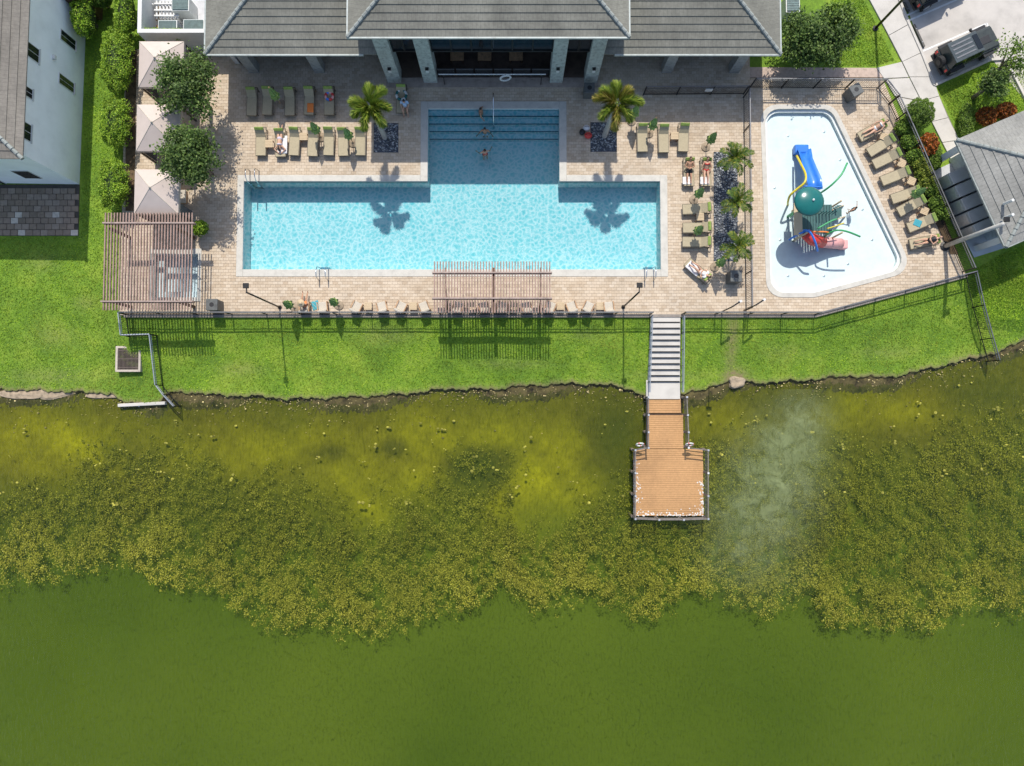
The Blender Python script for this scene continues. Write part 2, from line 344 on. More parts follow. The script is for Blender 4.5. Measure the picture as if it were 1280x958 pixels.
bedz = lambda X, Y, D: np.interp(-D, [0, .3, .8, 1.2, 4, 9, 16, 30, 200], [-1.42, -1.45, -1.51, -1.58, -1.95, -2.5, -3.0, -3.3, -3.5])
bed = sheet('lake_bed', xs_fine, np.concatenate([-np.arange(.2, 32, .2), [-36, -45, -60, -90, -160]]), bedz, MT['bed'],
    {'shal': lambda X, Y: np.clip(1-(Ys(X)-Y-5)/7, 0, 1), 'yel': lambda X, Y: np.clip(blobs(X, Y, YEL)*(.8+.45*lown(X, Y, 1.2, 2))-1.1*blobs(X, Y, DRK), 0, 1), 'weed': lambda X, Y: np.clip(weedden(X, Y)*.85+.7*blobs(X, Y, DRK), 0, 1)})
tag(bed, kind='structure')
# water sheet
m, N, L, b = nt('lake_water'); MT['lakew'] = m; N.remove(b)
g = N.new('ShaderNodeNewGeometry'); mp = N.new('ShaderNodeMapping'); mp.inputs['Rotation'].default_value = (0, 0, R(12)); mp.inputs['Scale'].default_value = (6.5, 2.0, 1); L.new(g.outputs['Position'], mp.inputs[0])
n1 = noise(N, L, 1.0, 3, .55, mp.outputs[0], .6); n2 = noise(N, L, .16, 3, .5)
bp = N.new('ShaderNodeBump'); bp.inputs['Strength'].default_value = .9; bp.inputs['Distance'].default_value = .09; L.new(n1, bp.inputs['Height'])
gl = N.new('ShaderNodeBsdfGlossy'); gl.inputs['Roughness'].default_value = .06; L.new(bp.outputs[0], gl.inputs['Normal'])
tr = N.new('ShaderNodeBsdfTransparent'); tr.inputs[0].default_value = (.93, .96, .84, 1)
mk_ = N.new('ShaderNodeBsdfDiffuse'); mk_.inputs[0].default_value = (.10, .16, .014, 1); mx_ = N.new('ShaderNodeMixShader'); L.new(ramp(N, L, n2, [(.35, .06), (.65, .15)]), mx_.inputs[0]); L.new(tr.outputs[0], mx_.inputs[1]); L.new(mk_.outputs[0], mx_.inputs[2]); tr = mx_
fr = N.new('ShaderNodeFresnel'); fr.inputs[0].default_value = 1.33; L.new(bp.outputs[0], fr.inputs[1])
x = N.new('ShaderNodeMixShader'); L.new(fr.outputs[0], x.inputs[0]); L.new(tr.outputs[0], x.inputs[1]); L.new(gl.outputs[0], x.inputs[2]); L.new(x.outputs[0], N['Material Output'].inputs[0])
w = sheet('lake_water', xs_fine[::4], [.0, -20, -60, -200], lambda X, Y, D: X*0+ZW, MT['lakew']); tag(w, kind='structure')
# leaf quads
def quads(C, size, asp=.5, up=.6, rs=rng, bend=0):
    n = len(C); s = np.asarray(size)*np.ones(n)
    nrm = rs.normal(size=(n, 3)); nrm[:, 2] = np.abs(nrm[:, 2])+up*2; nrm /= np.linalg.norm(nrm, axis=1)[:, None]
    t = rs.normal(size=(n, 3)); t -= (t*nrm).sum(1)[:, None]*nrm; t /= np.linalg.norm(t, axis=1)[:, None]
    q = np.cross(nrm, t); a = t*s[:, None]*.5; c_ = q*(s*asp)[:, None]*.5
    V = np.stack([C-a, C-c_, C+a, C+c_], 1).reshape(-1, 3)
    return V, np.arange(4*n).reshape(n, 4)
# submerged weed mats
n = 30000; X = rng.uniform(-38, 38, n*3); Y = rng.uniform(-17, 2, n*3); k = rng.random(n*3) < weedden(X, Y); X, Y = X[k], Y[k]
edge = np.clip((Y-Yo(X))/5, 0, 1)
cnt = 13; idx = np.repeat(np.arange(len(X)), cnt)
r_ = rng.uniform(.06, .20, len(X))[idx]; off = rng.normal(size=(len(idx), 2))*r_[:, None]
dep = (.05+.30*rng.random(len(X))**1.5+.5*edge**1.3*rng.random(len(X)))[idx]
C = np.stack([X[idx]+off[:, 0], Y[idx]+off[:, 1], ZW-.03-dep-.5*np.linalg.norm(off, axis=1)+.0*off[:, 0]], 1)
V, F = quads(C, rng.uniform(.05, .125, len(C)), .6, .9)
m, N, L, b = nt('water_weed'); MT['weed'] = m; g = N.new('ShaderNodeNewGeometry'); rp = g.outputs['Random Per Island']
ca = ramp(N, L, rp, [(0, (.085, .105, .014)), (.5, (.20, .20, .025)), (1, (.37, .35, .05))]); cb = ramp(N, L, rp, [(0, (.15, .145, .018)), (.45, (.34, .31, .045)), (.85, (.54, .49, .08)), (1, (.66, .60, .16))])
a_ = N.new('ShaderNodeAttribute'); a_.attribute_name = 'gold'; c = mix(N, L, ca, cb, a_.outputs['Fac']); c = mix(N, L, c, ramp(N, L, noise(N, L, .3, 3), [(.3, .75), (.7, 1.2)]), 1, 'MULTIPLY')
L.new(c, b.inputs['Base Color']); b.inputs['Roughness'].default_value = .9; b.inputs['Specular IOR Level'].default_value = 0
gold = np.clip(1.05-edge*1.0+.35*lown(X, Y, .8, 6), .1, 1)[idx]
wd_ = npmesh('water_weed', V, F, MT['weed'], None, {'gold': np.repeat(gold, 4)}); tag(wd_, 'brownish green mat of submerged weed spread through the lake shallows', 'weed', kind='stuff')
# pale stones and tufts lying in the shallows, scum along the bank
n = 1700; X = rng.uniform(-36, 36, n); D = rng.exponential(.75, n)+.05; k = (lown(X, D*0, .7, 4) > -.3) & (D < 5); X, D = X[k], D[k]; Y = Ys(X)-D
V = []; F = []
sm = MB()
for x_, y_, d_ in zip(X, Y, D):
    s_ = random.uniform(.02, .055)*(1.7 if random.random() < .06 else 1); z_ = float(np.interp(d_, [0, .6, 1.2, 4], [-1.36, -1.41, -1.55, -1.92]))
    sm.ball((x_, y_, z_), (s_, s_*random.uniform(.6, 1), s_*.6), 6, 3)
so_ = sm.build('shore_stones', M_('shore_stone', (.36, .29, .13), .9, .5, 4, 0, isl=.7)); tag(so_, 'pale stones and crumbs scattered along the lake bank', 'stones', kind='stuff')
sm = MB()
for _ in range(150):
    x_ = random.uniform(-35, 35); d_ = random.uniform(1.5, 8); y_ = float(Ys(x_))-d_; s_ = random.uniform(.04, .13); z_ = ZW-.05-random.random()*.1
    for k_ in range(random.choice((1, 1, 2, 3))): sm.ball((x_+random.gauss(0, .12), y_+random.gauss(0, .1), z_), (s_, s_*random.uniform(.5, 1), s_*.25), 7, 4)
tag(sm.build('algae_pads', M_('algae_pad', (.50, .44, .10), .95, .4, 5, 0, isl=.4), None, True), 'small pale yellow algae clumps floating over the shallows', 'algae', kind='stuff')
# pale sky reflection on the lake, painted as a see-through sheet below the surface
m, N, L, b = nt('sheen'); b.inputs['Base Color'].default_value = (.42, .46, .32, 1); b.inputs['Roughness'].default_value = 1; b.inputs['Specular IOR Level'].default_value = 0
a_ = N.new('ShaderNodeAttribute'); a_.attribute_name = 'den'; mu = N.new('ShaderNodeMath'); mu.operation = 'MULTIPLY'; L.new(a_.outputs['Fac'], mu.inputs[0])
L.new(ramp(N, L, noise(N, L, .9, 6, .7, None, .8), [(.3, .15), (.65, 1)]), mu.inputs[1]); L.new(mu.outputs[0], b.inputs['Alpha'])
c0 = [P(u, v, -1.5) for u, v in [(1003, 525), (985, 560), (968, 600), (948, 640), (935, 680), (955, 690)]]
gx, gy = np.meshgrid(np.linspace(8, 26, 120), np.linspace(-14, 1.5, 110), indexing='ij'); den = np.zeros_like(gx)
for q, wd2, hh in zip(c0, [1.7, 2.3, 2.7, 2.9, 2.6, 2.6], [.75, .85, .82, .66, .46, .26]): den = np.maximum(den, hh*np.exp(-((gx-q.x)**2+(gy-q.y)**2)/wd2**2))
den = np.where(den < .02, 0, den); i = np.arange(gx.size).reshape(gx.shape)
pl = npmesh('sheen_sheet', np.stack([gx, gy, -1.455+.01*np.sin(gx+gy)], -1).reshape(-1, 3), np.stack([i[:-1, :-1], i[1:, :-1], i[1:, 1:], i[:-1, 1:]], -1).reshape(-1, 4), m, None, {'den': den.reshape(-1)})
tag(pl, 'pale sheet painted as sky reflection on the lake beside the dock', 'sheen', kind='stuff')
# grass blades
def inlawn(X, Y):
    yf = np.interp(X, FX, FY); xw = P(157, 340).x
    south = (Y < yf-.05) & (Y > Ys(X)+.03)
    west = (X < xw-.15) & (Y > Ys(X)+.03) & (Y < 28)
    hs = P(100, 233); house = (X < hs.x+.1) & (Y > P(50, 296).y)
    return (south | west) & ~house
n = 330000; X = rng.uniform(-37, 37, n); Y = rng.uniform(.5, 28, n); k = inlawn(X, Y) & (rng.random(n) > bare(X, Y)); X, Y = X[k], Y[k]
V, F = quads(np.stack([X, Y, gz(X, Y)+.03], 1), rng.uniform(.07, .15, len(X)), .3, .25)
MT['blade'] = leafmat('grass_blade', [(0, (.07, .155, .006)), (.5, (.205, .37, .014)), (1, (.47, .62, .05))], .42, .7, .3, .55, 1.3, (.36, .36, .06))
gr = npmesh('grass', V, F, MT['blade']); tag(gr, 'bright green grass blades covering the lawn', 'grass', kind='stuff')

# ------------------------------------------------------------ pool deck of pavers
def clip(poly, a, b_, keep):               # half-plane clip; keep=1 keeps the left of a->b
    o = []; n = len(poly)
    f = lambda p: keep*((b_[0]-a[0])*(p[1]-a[1])-(b_[1]-a[1])*(p[0]-a[0]))
    for i in range(n):
        p, q = poly[i], poly[(i+1) % n]; fp, fq = f(p), f(q)
        if fp >= 0: o.append(p)
        if fp*fq < 0:
            t = fp/(fp-fq); o.append((p[0]+(q[0]-p[0])*t, p[1]+(q[1]-p[1])*t))
    return o if len(o) > 2 else []
def ccw(p):
    a = sum(p[i][0]*p[(i+1) % len(p)][1]-p[(i+1) % len(p)][0]*p[i][1] for i in range(len(p))); return p if a > 0 else p[::-1]
def inside(poly, hull):
    for i in range(len(hull)):
        poly = clip(poly, hull[i], hull[(i+1) % len(hull)], 1)
        if not poly: return []
    return poly
def minus(poly, hull):
    out = []; rest = poly
    for i in range(len(hull)):
        a, b_ = hull[i], hull[(i+1) % len(hull)]
        o = clip(rest, a, b_, -1)
        if o: out.append(o)
        rest = clip(rest, a, b_, 1)
        if not rest: break
    return out
def px(L, z=0): return [tuple(P(u, v, z)[:2]) for u, v in L]
def rect(u0, v0, u1, v1, z=0): return ccw(px([(u0, v0), (u1, v0), (u1, v1), (u0, v1)], z))
def aabb(r): return min(p[0] for p in r), max(p[0] for p in r), min(p[1] for p in r), max(p[1] for p in r)
D1 = rect(157, 62, 937, 394); D2 = ccw(px([(937, 98), (1103, 98), (1207, 343), (1018, 394), (937, 394)]))
yn = P(600, 62).y
x0, x1, y0, y1 = aabb(D1); D1 = [(x0, y0), (x1, y0), (x1, y1), (x0, y1)]
POOL_O = rect(297, 219, 834, 346); POOL_OU = rect(526, 127, 708, 221); POOL_I = rect(305, 227, 825, 337); POOL_IU = rect(535, 136, 699, 230)
SPA_O = rect(187, 311, 251, 377); SPA_I = rect(193, 318, 247, 372)
BEDS = [rect(467, 154, 498, 191), rect(738, 153, 771, 190), rect(892, 190, 922, 327)]
def rnd(poly, rad, n=5):
    o = []; m_ = len(poly)
    for i in range(m_):
        p = Vector((*poly[i], 0)); a = (Vector((*poly[i-1], 0))-p).normalized(); c_ = (Vector((*poly[(i+1) % m_], 0))-p).normalized()
        ang = a.angle(c_); t = rad/math.tan(ang/2); bis = (a+c_).normalized(); cc = p+bis*(rad/math.sin(ang/2)); s_ = p+a*t-cc; e_ = p+c_*t-cc
        for k_ in range(n+1):
            q = s_.slerp(e_, k_/n) if s_.angle(e_) > 1e-4 else s_
            q = q.normalized()*rad; o.append((cc.x+q.x, cc.y+q.y))
    return o
KID = [(950, 131), (1042, 131), (1142, 339), (1018, 372), (958, 372)]
def offs(poly, d):
    poly = ccw(poly); o = []; n = len(poly)
    for i in range(n):
        p0, p1, p2 = (Vector((*poly[j % n], 0)) for j in (i-1, i, i+1))
        n1 = Vector((-(p1-p0).y, (p1-p0).x, 0)).normalized(); n2 = Vector((-(p2-p1).y, (p2-p1).x, 0)).normalized()
        h_ = (n1+n2).normalized(); o.append(tuple((p1+h_*d/max(.2, h_.dot(n1)))[:2]))
    return o
KID_O = ccw(rnd(ccw(px(KID)), 1.1)); KID_I = ccw(rnd(offs(px(KID), .30), .95)); KID_M = ccw(rnd(offs(px(KID), .46), .85))
HOLES = [POOL_O, POOL_OU, SPA_O, KID_O]+BEDS
def pavers(regions, holes, w, h, z, thick, name, mat, parent, bond=.5, gap=.012):
    B = MB(); hb = [aabb(q) for q in holes]
    for reg in regions:
        rx0, rx1, ry0, ry1 = aabb(reg); j = 0; y = math.floor(ry0/h)*h
        while y < ry1:
            x = math.floor(rx0/w)*w-w+(w*bond if round(y/h) % 2 else 0)
            while x < rx1:
                q = [(x+gap/2, y+gap/2), (x+w-gap/2, y+gap/2), (x+w-gap/2, y+h-gap/2), (x+gap/2, y+h-gap/2)]
                ps = [inside(q, reg)]; ps = [p for p in ps if p]
                for hl, (a, b_, c_, d_) in zip(holes, hb):
                    if x+w < a or x > b_ or y+h < c_ or y > d_: continue
                    ps = [r for p in ps for r in minus(p, hl)]
                for p in ps:
                    n_ = len(p); dz = random.uniform(0, .006); k = len(B.v)
                    B.v += [(a, b_, z-thick) for a, b_ in p]+[(a, b_, z+dz) for a, b_ in p]
                    B.f += [tuple(range(k+n_, k+2*n_))]+[(k+i, k+(i+1) % n_, k+n_+(i+1) % n_, k+n_+i) for i in range(n_)]
                x += w
            y += h
    return tag(B.build(name, mat, parent), kind='stuff')
deck = bpy.data.objects.new('pool_deck', None); COL.objects.link(deck); tag(deck, kind='structure'); WL[deck.name] = Vector((0, 0, 0))
gm = MB()
def holed(B, reg, holes, z0, z1):
    ps = [reg]
    for hl in holes: ps = [r for p in ps for r in minus(p, hl)]
    for p in ps: B.prism(p, z0, z1)
for reg in (D1, D2): holed(gm, reg, HOLES, -.5, -.012)
gm.build('paver_base', M_('paver_joint', (.26, .20, .16), .95, .2, 3), deck)
pavers([D1, D2], HOLES, .33, .2, 0, .03, 'pavers', MT['paver'], deck)
eb = MB()
for a, b_ in (((157, 394), (1018, 394)), ((1018, 394), (1207, 344))):
    eb.beam(P(*a, -.2)+Vector((0, -.08, 0)), P(*b_, -.2)+Vector((0, -.08, 0)), .2, .44)
eb.build('deck_edge_beam', M_('edge_concrete', (.25, .22, .19), .9), deck)
MB().prism(px([(157, 62), (171, 62), (168, 264), (157, 264)]), -.02, .02).build('dark_strip', MT['soil'], deck)  # dark brown strip laid over the west edge of the deck
# ------------------------------------------------------------ pools
m, N, L, b = nt('pool_plaster'); MT['plaster'] = m
L.new(ramp(N, L, noise(N, L, .6, 5), [(.3, (.64, .68, .70)), (.7, (.70, .73, .74))]), b.inputs['Base Color']); b.inputs['Roughness'].default_value = .8
def poolwater(name, tint, cau, scale, bstr):
    m, N, L, b = nt(name); N.remove(b)
    g = N.new('ShaderNodeNewGeometry'); nz = N.new('ShaderNodeTexNoise'); nz.inputs['Scale'].default_value = 1.1; nz.inputs['Detail'].default_value = 3; L.new(g.outputs['Position'], nz.inputs['Vector'])
    ad = N.new('ShaderNodeVectorMath'); ad.operation = 'MULTIPLY_ADD'; L.new(nz.outputs['Color'], ad.inputs[0]); ad.inputs[1].default_value = (.7, .7, .7); L.new(g.outputs['Position'], ad.inputs[2])
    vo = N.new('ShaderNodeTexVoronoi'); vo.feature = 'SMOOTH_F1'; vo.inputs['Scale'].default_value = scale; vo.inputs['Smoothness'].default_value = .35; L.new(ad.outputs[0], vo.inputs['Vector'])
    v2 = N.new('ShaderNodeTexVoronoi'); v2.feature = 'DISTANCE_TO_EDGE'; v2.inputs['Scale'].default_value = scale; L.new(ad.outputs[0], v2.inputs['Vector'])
    e = ramp(N, L, v2.outputs['Distance'], [(0, 1), (.08, .66), (.22, .28), (.45, .0)])  # caustic light lines painted into the water's see-through colour
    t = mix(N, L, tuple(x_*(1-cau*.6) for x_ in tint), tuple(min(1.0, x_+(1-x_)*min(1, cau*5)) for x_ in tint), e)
    tr = N.new('ShaderNodeBsdfTransparent'); L.new(t, tr.inputs[0])
    bp = N.new('ShaderNodeBump'); bp.inputs['Strength'].default_value = bstr; bp.inputs['Distance'].default_value = .05; L.new(vo.outputs['Distance'], bp.inputs['Height'])
    gl = N.new('ShaderNodeBsdfGlossy'); gl.inputs['Roughness'].default_value = .04; L.new(bp.outputs[0], gl.inputs['Normal'])
    fr = N.new('ShaderNodeFresnel'); fr.inputs[0].default_value = 1.2; L.new(bp.outputs[0], fr.inputs[1])
    x = N.new('ShaderNodeMixShader'); L.new(fr.outputs[0], x.inputs[0]); L.new(tr.outputs[0], x.inputs[1]); L.new(gl.outputs[0], x.inputs[2]); L.new(x.outputs[0], N['Material Output'].inputs[0])
    return m
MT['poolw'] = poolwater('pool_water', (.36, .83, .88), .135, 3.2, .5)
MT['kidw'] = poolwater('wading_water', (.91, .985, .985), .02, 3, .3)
def shellbox(B, r, zb, zt, t=.25):
    a, b_, c_, d_ = aabb(r); B.bb(a-t, b_+t, c_-t, d_+t, zb-.2, zb)
    B.bb(a-t, a, c_-t, d_+t, zb, zt); B.bb(b_, b_+t, c_-t, d_+t, zb, zt); B.bb(a, b_, c_-t, c_, zb, zt); B.bb(a, b_, d_, d_+t, zb, zt)
lo, up = aabb(POOL_I), aabb(POOL_IU); loO, upO = aabb(POOL_O), aabb(POOL_OU)
pool = thing('swimming_pool', (0, P(560, 282).y, -1.35), 'large T-shaped turquoise swimming pool with pale stone coping', 'pool')
B = MB(); zb = -1.35; t = .25
B.bb(lo[0]-t, lo[1]+t, lo[2]-t, lo[3], zb-.2, zb); B.bb(up[0]-t, up[1]+t, lo[3], up[3]+t, zb-.2, zb)
B.bb(lo[0]-t, lo[0], lo[2]-t, lo[3]+t, zb, -.06); B.bb(lo[1], lo[1]+t, lo[2]-t, lo[3]+t, zb, -.06); B.bb(lo[0], lo[1], lo[2]-t, lo[2], zb, -.06)
B.bb(lo[0], up[0], lo[3], lo[3]+t, zb, -.06); B.bb(up[1], lo[1], lo[3], lo[3]+t, zb, -.06)
B.bb(up[0]-t, up[0], lo[3]+t, up[3]+t, zb, -.06); B.bb(up[1], up[1]+t, lo[3]+t, up[3]+t, zb, -.06); B.bb(up[0], up[1], up[3], up[3]+t, zb, -.06)
B.build('pool_shell', MT['plaster'], pool)
def coping(parent, segs, z0=-.058, z1=.03):
    for s_ in segs: MB().bb(*s_, z0, z1).build('coping', MT['coping'], parent, bevel=.02)
coping(pool, [(loO[0], lo[0], loO[2], loO[3]), (lo[1], loO[1], loO[2], loO[3]), (lo[0], lo[1], loO[2], lo[2]), (lo[0], upO[0], lo[3], loO[3]), (upO[1], lo[1], lo[3], loO[3]),
    (upO[0], up[0], lo[3], upO[3]), (up[1], upO[1], lo[3], upO[3]), (up[0], up[1], up[3], upO[3])])
for k in range(4):
    MB().bb(up[0], up[1], up[3]-.42*(k+1), up[3]-.42*k, zb+.01, -.32-.26*k).build('pool_step', MT['plaster'], pool)
    MB().bb(up[0], up[1], up[3]-.42*(k+1)-.006, up[3]-.42*(k+1)+.06, -.32-.26*k, -.312-.26*k).build('step_edge_tile', M_('navy_tile', (.02, .07, .13), .3), pool)
wt_ = M_('waterline_tile', (.30, .36, .34), .3, .2, 20)
for a, b_ in ((lo[0]+.005, up[0]-.005), (up[1]+.005, lo[1]-.005)): MB().bb(a, b_, lo[3]-.02, lo[3]-.002, -.32, -.06).build('waterline_tile', wt_, pool)
B = MB(); B.add([(lo[0], lo[2], -.15), (lo[1], lo[2], -.15), (lo[1], lo[3], -.15), (up[1], lo[3], -.15), (up[1], up[3], -.15), (up[0], up[3], -.15), (up[0], lo[3], -.15), (lo[0], lo[3], -.15)], [tuple(range(8))])
tag(B.build('pool_water', MT['poolw']), kind='structure')
def rail(name, pts, r, label, loc, cat='handrail', group=None):
    th = thing(name, loc, label, cat, group)
    for p in pts: MB().tube(p, r, 8).build('rail', MT['chrome'], th, True)
    return th
def ladder(u, v, dy, label):
    c = P(u, v); th = thing('pool_ladder', c, label, 'ladder', 'pool ladders')
    for s_ in (-.3, .3):
        pts = [c+Vector((s_, dy*y, z)) for y, z in ((-.75, .0), (-.72, .55), (-.6, .8), (-.25, .85), (.05, .62), (.12, .1), (.14, -1.0))]
        MB().tube(pts, .032, 8).build('rail', MT['chrome'], th, True)
    for z in (-.3, -.55, -.8): MB().beam(c+Vector((-.3, dy*.14, z)), c+Vector((.3, dy*.14, z)), .12, .03).build('tread', MT['chrome'], th)
ladder(318, 228, -1, 'chrome pool ladder at the pool end near the cabanas')
ladder(405, 337, 1, 'chrome pool ladder on the pool side facing the lake, beside the umbrellas')
ladder(811, 337, 1, 'chrome pool ladder on the pool side facing the lake, near the dock stairs')
c = P(617, 124); rail('step_handrail', [[c, c+Vector((0, 0, .85)), c+Vector((0, -.3, .9)), c+Vector((0, -1.6, .2)), c+Vector((0, -1.7, -1.2))]], .03, 'single chrome handrail running down the pool steps', c)
# spa
spa = thing('spa_pool', (*P(219, 345)[:2], -.9), 'square white spa pool under the pergola', 'spa')
si, so2 = aabb(SPA_I), aabb(SPA_O); B = MB(); shellbox(B, SPA_I, -.9, -.06); B.bb(si[0]+.0, si[1], si[2], si[2]+.45, -.9, -.45); B.bb(si[0], si[0]+.45, si[2]+.45, si[3], -.9, -.45); B.build('spa_shell', MT['plaster'], spa)
coping(spa, [(so2[0], si[0], so2[2], so2[3]), (si[1], so2[1], so2[2], so2[3]), (si[0], si[1], so2[2], si[2]), (si[0], si[1], si[3], so2[3])], -.058, .05)
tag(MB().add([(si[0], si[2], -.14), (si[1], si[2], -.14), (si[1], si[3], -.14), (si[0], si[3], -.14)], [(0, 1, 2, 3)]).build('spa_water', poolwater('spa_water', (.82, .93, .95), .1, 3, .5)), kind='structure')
c = P(251, 345); rail('spa_handrail', [[c+Vector((.35, y, 0)), c+Vector((.35, y, .8)), c+Vector((0, y, .85)), c+Vector((-.5, y, .3)), c+Vector((-.5, y, -.6))] for y in (-.4, .4)], .028, 'pair of chrome handrails at the spa edge', c)
# wading pool
kid = thing('wading_pool', (*P(1030, 260)[:2], -.45), 'white wading pool with rounded corners and a splash structure', 'pool')
MB().prism(KID_O, -.6, -.38).build('basin_floor', M_('white_plaster', (.76, .79, .80), .8, .05, 1.5), kid)
def ring(a, b_, z0, z1):
    n_ = len(a); B = MB(); v = [(*p, z0) for p in a]+[(*p, z1) for p in a]+[(*p, z1) for p in b_]+[(*p, z0) for p in b_]
    return B.add(v, [f for i in range(n_) for j in (((i+1) % n_),) for f in ((i, j, n_+j, n_+i), (n_+i, n_+j, 2*n_+j, 2*n_+i), (2*n_+i, 2*n_+j, 3*n_+j, 3*n_+i))])
ring(KID_O, KID_I, -.38, .035).build('coping', MT['coping'], kid)
ring(KID_I, KID_M, -.38, -.15).build('inner_ledge', M_('ledge_plaster', (.66, .70, .68), .7, .06, 2), kid)
mid = [((a[0]+b_[0])/2, (a[1]+b_[1])/2) for a, b_ in zip(KID_O, KID_I)]
tag(MB().add([(*p, -.22) for p in KID_I], [tuple(range(len(KID_I)))]).build('wading_water', MT['kidw']), kind='structure')
# planting beds
def rockbed(r, label):
    a, b_, c_, d_ = aabb(r); th = thing('rock_bed', ((a+b_)/2, (c_+d_)/2, 0), label, 'rock bed')
    MB().prism(rnd(ccw(r), .15, 3), -.3, -.02).build('bed_soil', MT['gravel'], th)
    B = MB(); n_ = int((b_-a)*(d_-c_)*95)
    for _ in range(n_):
        s_ = random.uniform(.035, .08); B.ball((random.uniform(a+.06, b_-.06), random.uniform(c_+.06, d_-.06), random.uniform(0, .02)), (s_, s_*random.uniform(.6, 1), s_*.6), 6, 4)
    tag(B.build('pebbles', MT['pebble'], th, True), kind='stuff')
rockbed(BEDS[0], 'dark pebble bed round the tall palm beside the loungers in shade')
rockbed(BEDS[1], 'dark pebble bed round the tall palm with drying fronds')
rockbed(BEDS[2], 'long blue-grey pebble bed holding three small palms by the fence')
# ------------------------------------------------------------ roofs and buildings (parts under a thing)
def hip_roof(parent, x0, x1, y0, y1, z, pitch, course, tile, capm, hips=(1, 1), M=None, sides='SNWE', ph=0, th=.05):
    """courses of tiles laid from the eaves up; hips = (west, east) ends hipped or plain"""
    tp = math.tan(pitch); dmax = (y1-y0)/2; T = (lambda p: M @ Vector(p)) if M else (lambda p: Vector(p))
    def one(side, k):
        d0, d1 = k*course, min((k+1)*course+.03, dmax)
        if d0 >= dmax-.02: return None
        def ends(d):
            if side in 'SN': return (x0+(d if hips[0] else 0), x1-(d if hips[1] else 0))
            return (y0+d, y1-d)
        def pt(s_, d, h):
            zz = z+d*tp+h
            return {'S': (s_, y0+d, zz), 'N': (s_, y1-d, zz), 'W': (x0+d, s_, zz), 'E': (x1-d, s_, zz)}[side]
        a0, b0 = ends(d0); a1, b1 = ends(d1)
        if b0-a0 < .05: return None
        vs_ = [pt(a0, d0, -.01), pt(b0, d0, -.01), pt(a0, d0, th), pt(b0, d0, th), pt(a1, d1, .006), pt(b1, d1, .006)]
        B = MB().add([T(v) for v in vs_], [(0, 1, 3, 2), (2, 3, 5, 4)] if side in 'SE' else [(1, 0, 2, 3), (3, 2, 4, 5)])
        o = B.build('tile_course', tile, parent); at_ = o.data.attributes.new('run', 'FLOAT', 'POINT')
        at_.data.foreach_set('value', [q+(k % 2)*.12 for q in (a0, b0, a0, b0, a1, b1)])
    ss = [s_ for s_ in sides if s_ in 'SN' or (s_ == 'W' and hips[0]) or (s_ == 'E' and hips[1])]
    for s_ in ss:
        for k in range(int(dmax/course)+1): one(s_, k)
    zr = z+dmax*tp; ym = (y0+y1)/2
    under = [(x0, y0, z-.02), (x1, y0, z-.02), (x1, y1, z-.02), (x0, y1, z-.02), (x0+(dmax if hips[0] else 0), ym, zr-.02), (x1-(dmax if hips[1] else 0), ym, zr-.02)]
    MB().add([T(v) for v in under], [(3, 2, 1, 0), (0, 1, 5, 4), (2, 3, 4, 5), (3, 0, 4), (1, 2, 5)]).build('roof_deck', MT['roofgap'], parent)
    lines = [((under[4]), (under[5]))]
    if hips[0]: lines += [(under[0], under[4]), (under[3], under[4])]
    if hips[1]: lines += [(under[1], under[5]), (under[2], under[5])]
    for a, b_ in lines:
        a = Vector(a); b_ = Vector(b_); ln = (b_-a).length; n_ = max(2, int(ln/.36)); B = MB()
        for i in range(n_):
            p = a.lerp(b_, i/n_)+Vector((0, 0, .075)); q = a.lerp(b_, (i+1.08)/n_ if i < n_-1 else 1)+Vector((0, 0, .05))
            B.tube([T(p), T(q)], [.125, .10], 8)
        B.build('ridge_cap', capm, parent)
def gutter(parent, pts, m=None):
    B = MB()
    for a, b_ in zip(pts[:-1], pts[1:]): B.beam(a, b_, .09, .12)
    return B.build('gutter', m or MT['white'], parent)
# ---- clubhouse
zE = 6.5; zV = 3.54
mx0, mx1, my0 = P(434, 47, zE).x, P(787, 47, zE).x, P(610, 47, zE).y
wx0, wx1, wy0 = P(256, 69, zV).x, P(976, 69, zV).x, P(600, 68.5, zV).y
cy = P(600, 104).y
club = thing('clubhouse', (P(610, 80).x, cy+4, 0), 'long clubhouse with grey tiled hip roofs and tall stone columns facing the pool', 'building')
hip_roof(club, mx0, mx1, my0, my0+12, zE, R(20), .40, MT['tile'], MT['cap'])
hip_roof(club, wx0, P(490, 104).x, wy0, wy0+11, zV, R(20), .40, MT['tile'], MT['cap'], (1, 0))
hip_roof(club, P(742, 104).x, wx1, wy0, wy0+11, zV, R(20), .40, MT['tile'], MT['cap'], (0, 1))
gutter(club, [(mx0, my0+11.9, zE), (mx0, my0-.04, zE), (mx1, my0-.04, zE), (mx1, my0+11.9, zE)], M_('gutter_metal', (.34, .38, .36), .5))
gm2 = bpy.data.materials['gutter_metal']; gutter(club, [(wx0, wy0+10.9, zV), (wx0, wy0-.04, zV), (P(472, 104).x-.2, wy0-.04, zV)], gm2); gutter(club, [(P(755, 104).x+.2, wy0-.04, zV), (wx1, wy0-.04, zV), (wx1, wy0+10.9, zV)], gm2)
cols = [(485, 502), (530, 547), (687, 703), (730, 746)]; cxs = []
for u0, u1 in cols:
    a, b_ = P(u0, 104).x, P(u1, 104).x; cxs.append((a, b_))
    c_ = MB().bb(a, b_, cy, cy+.9, -.05, zE-.15).build('column', MT['stone'], club, bevel=.02)
    MB().bb((a+b_)/2-.09, (a+b_)/2+.09, cy-.16, cy+.0, 1.75, 2.1).build('wall_sconce', MT['white'], c_)
    MB().bb((a+b_)/2-.11, (a+b_)/2+.11, cy-.2, cy, 2.12, 2.16).build('sconce_cap', MT['bronze'], c_)
xl, xr = cxs[0][0], cxs[3][1]
by = cy+3.6
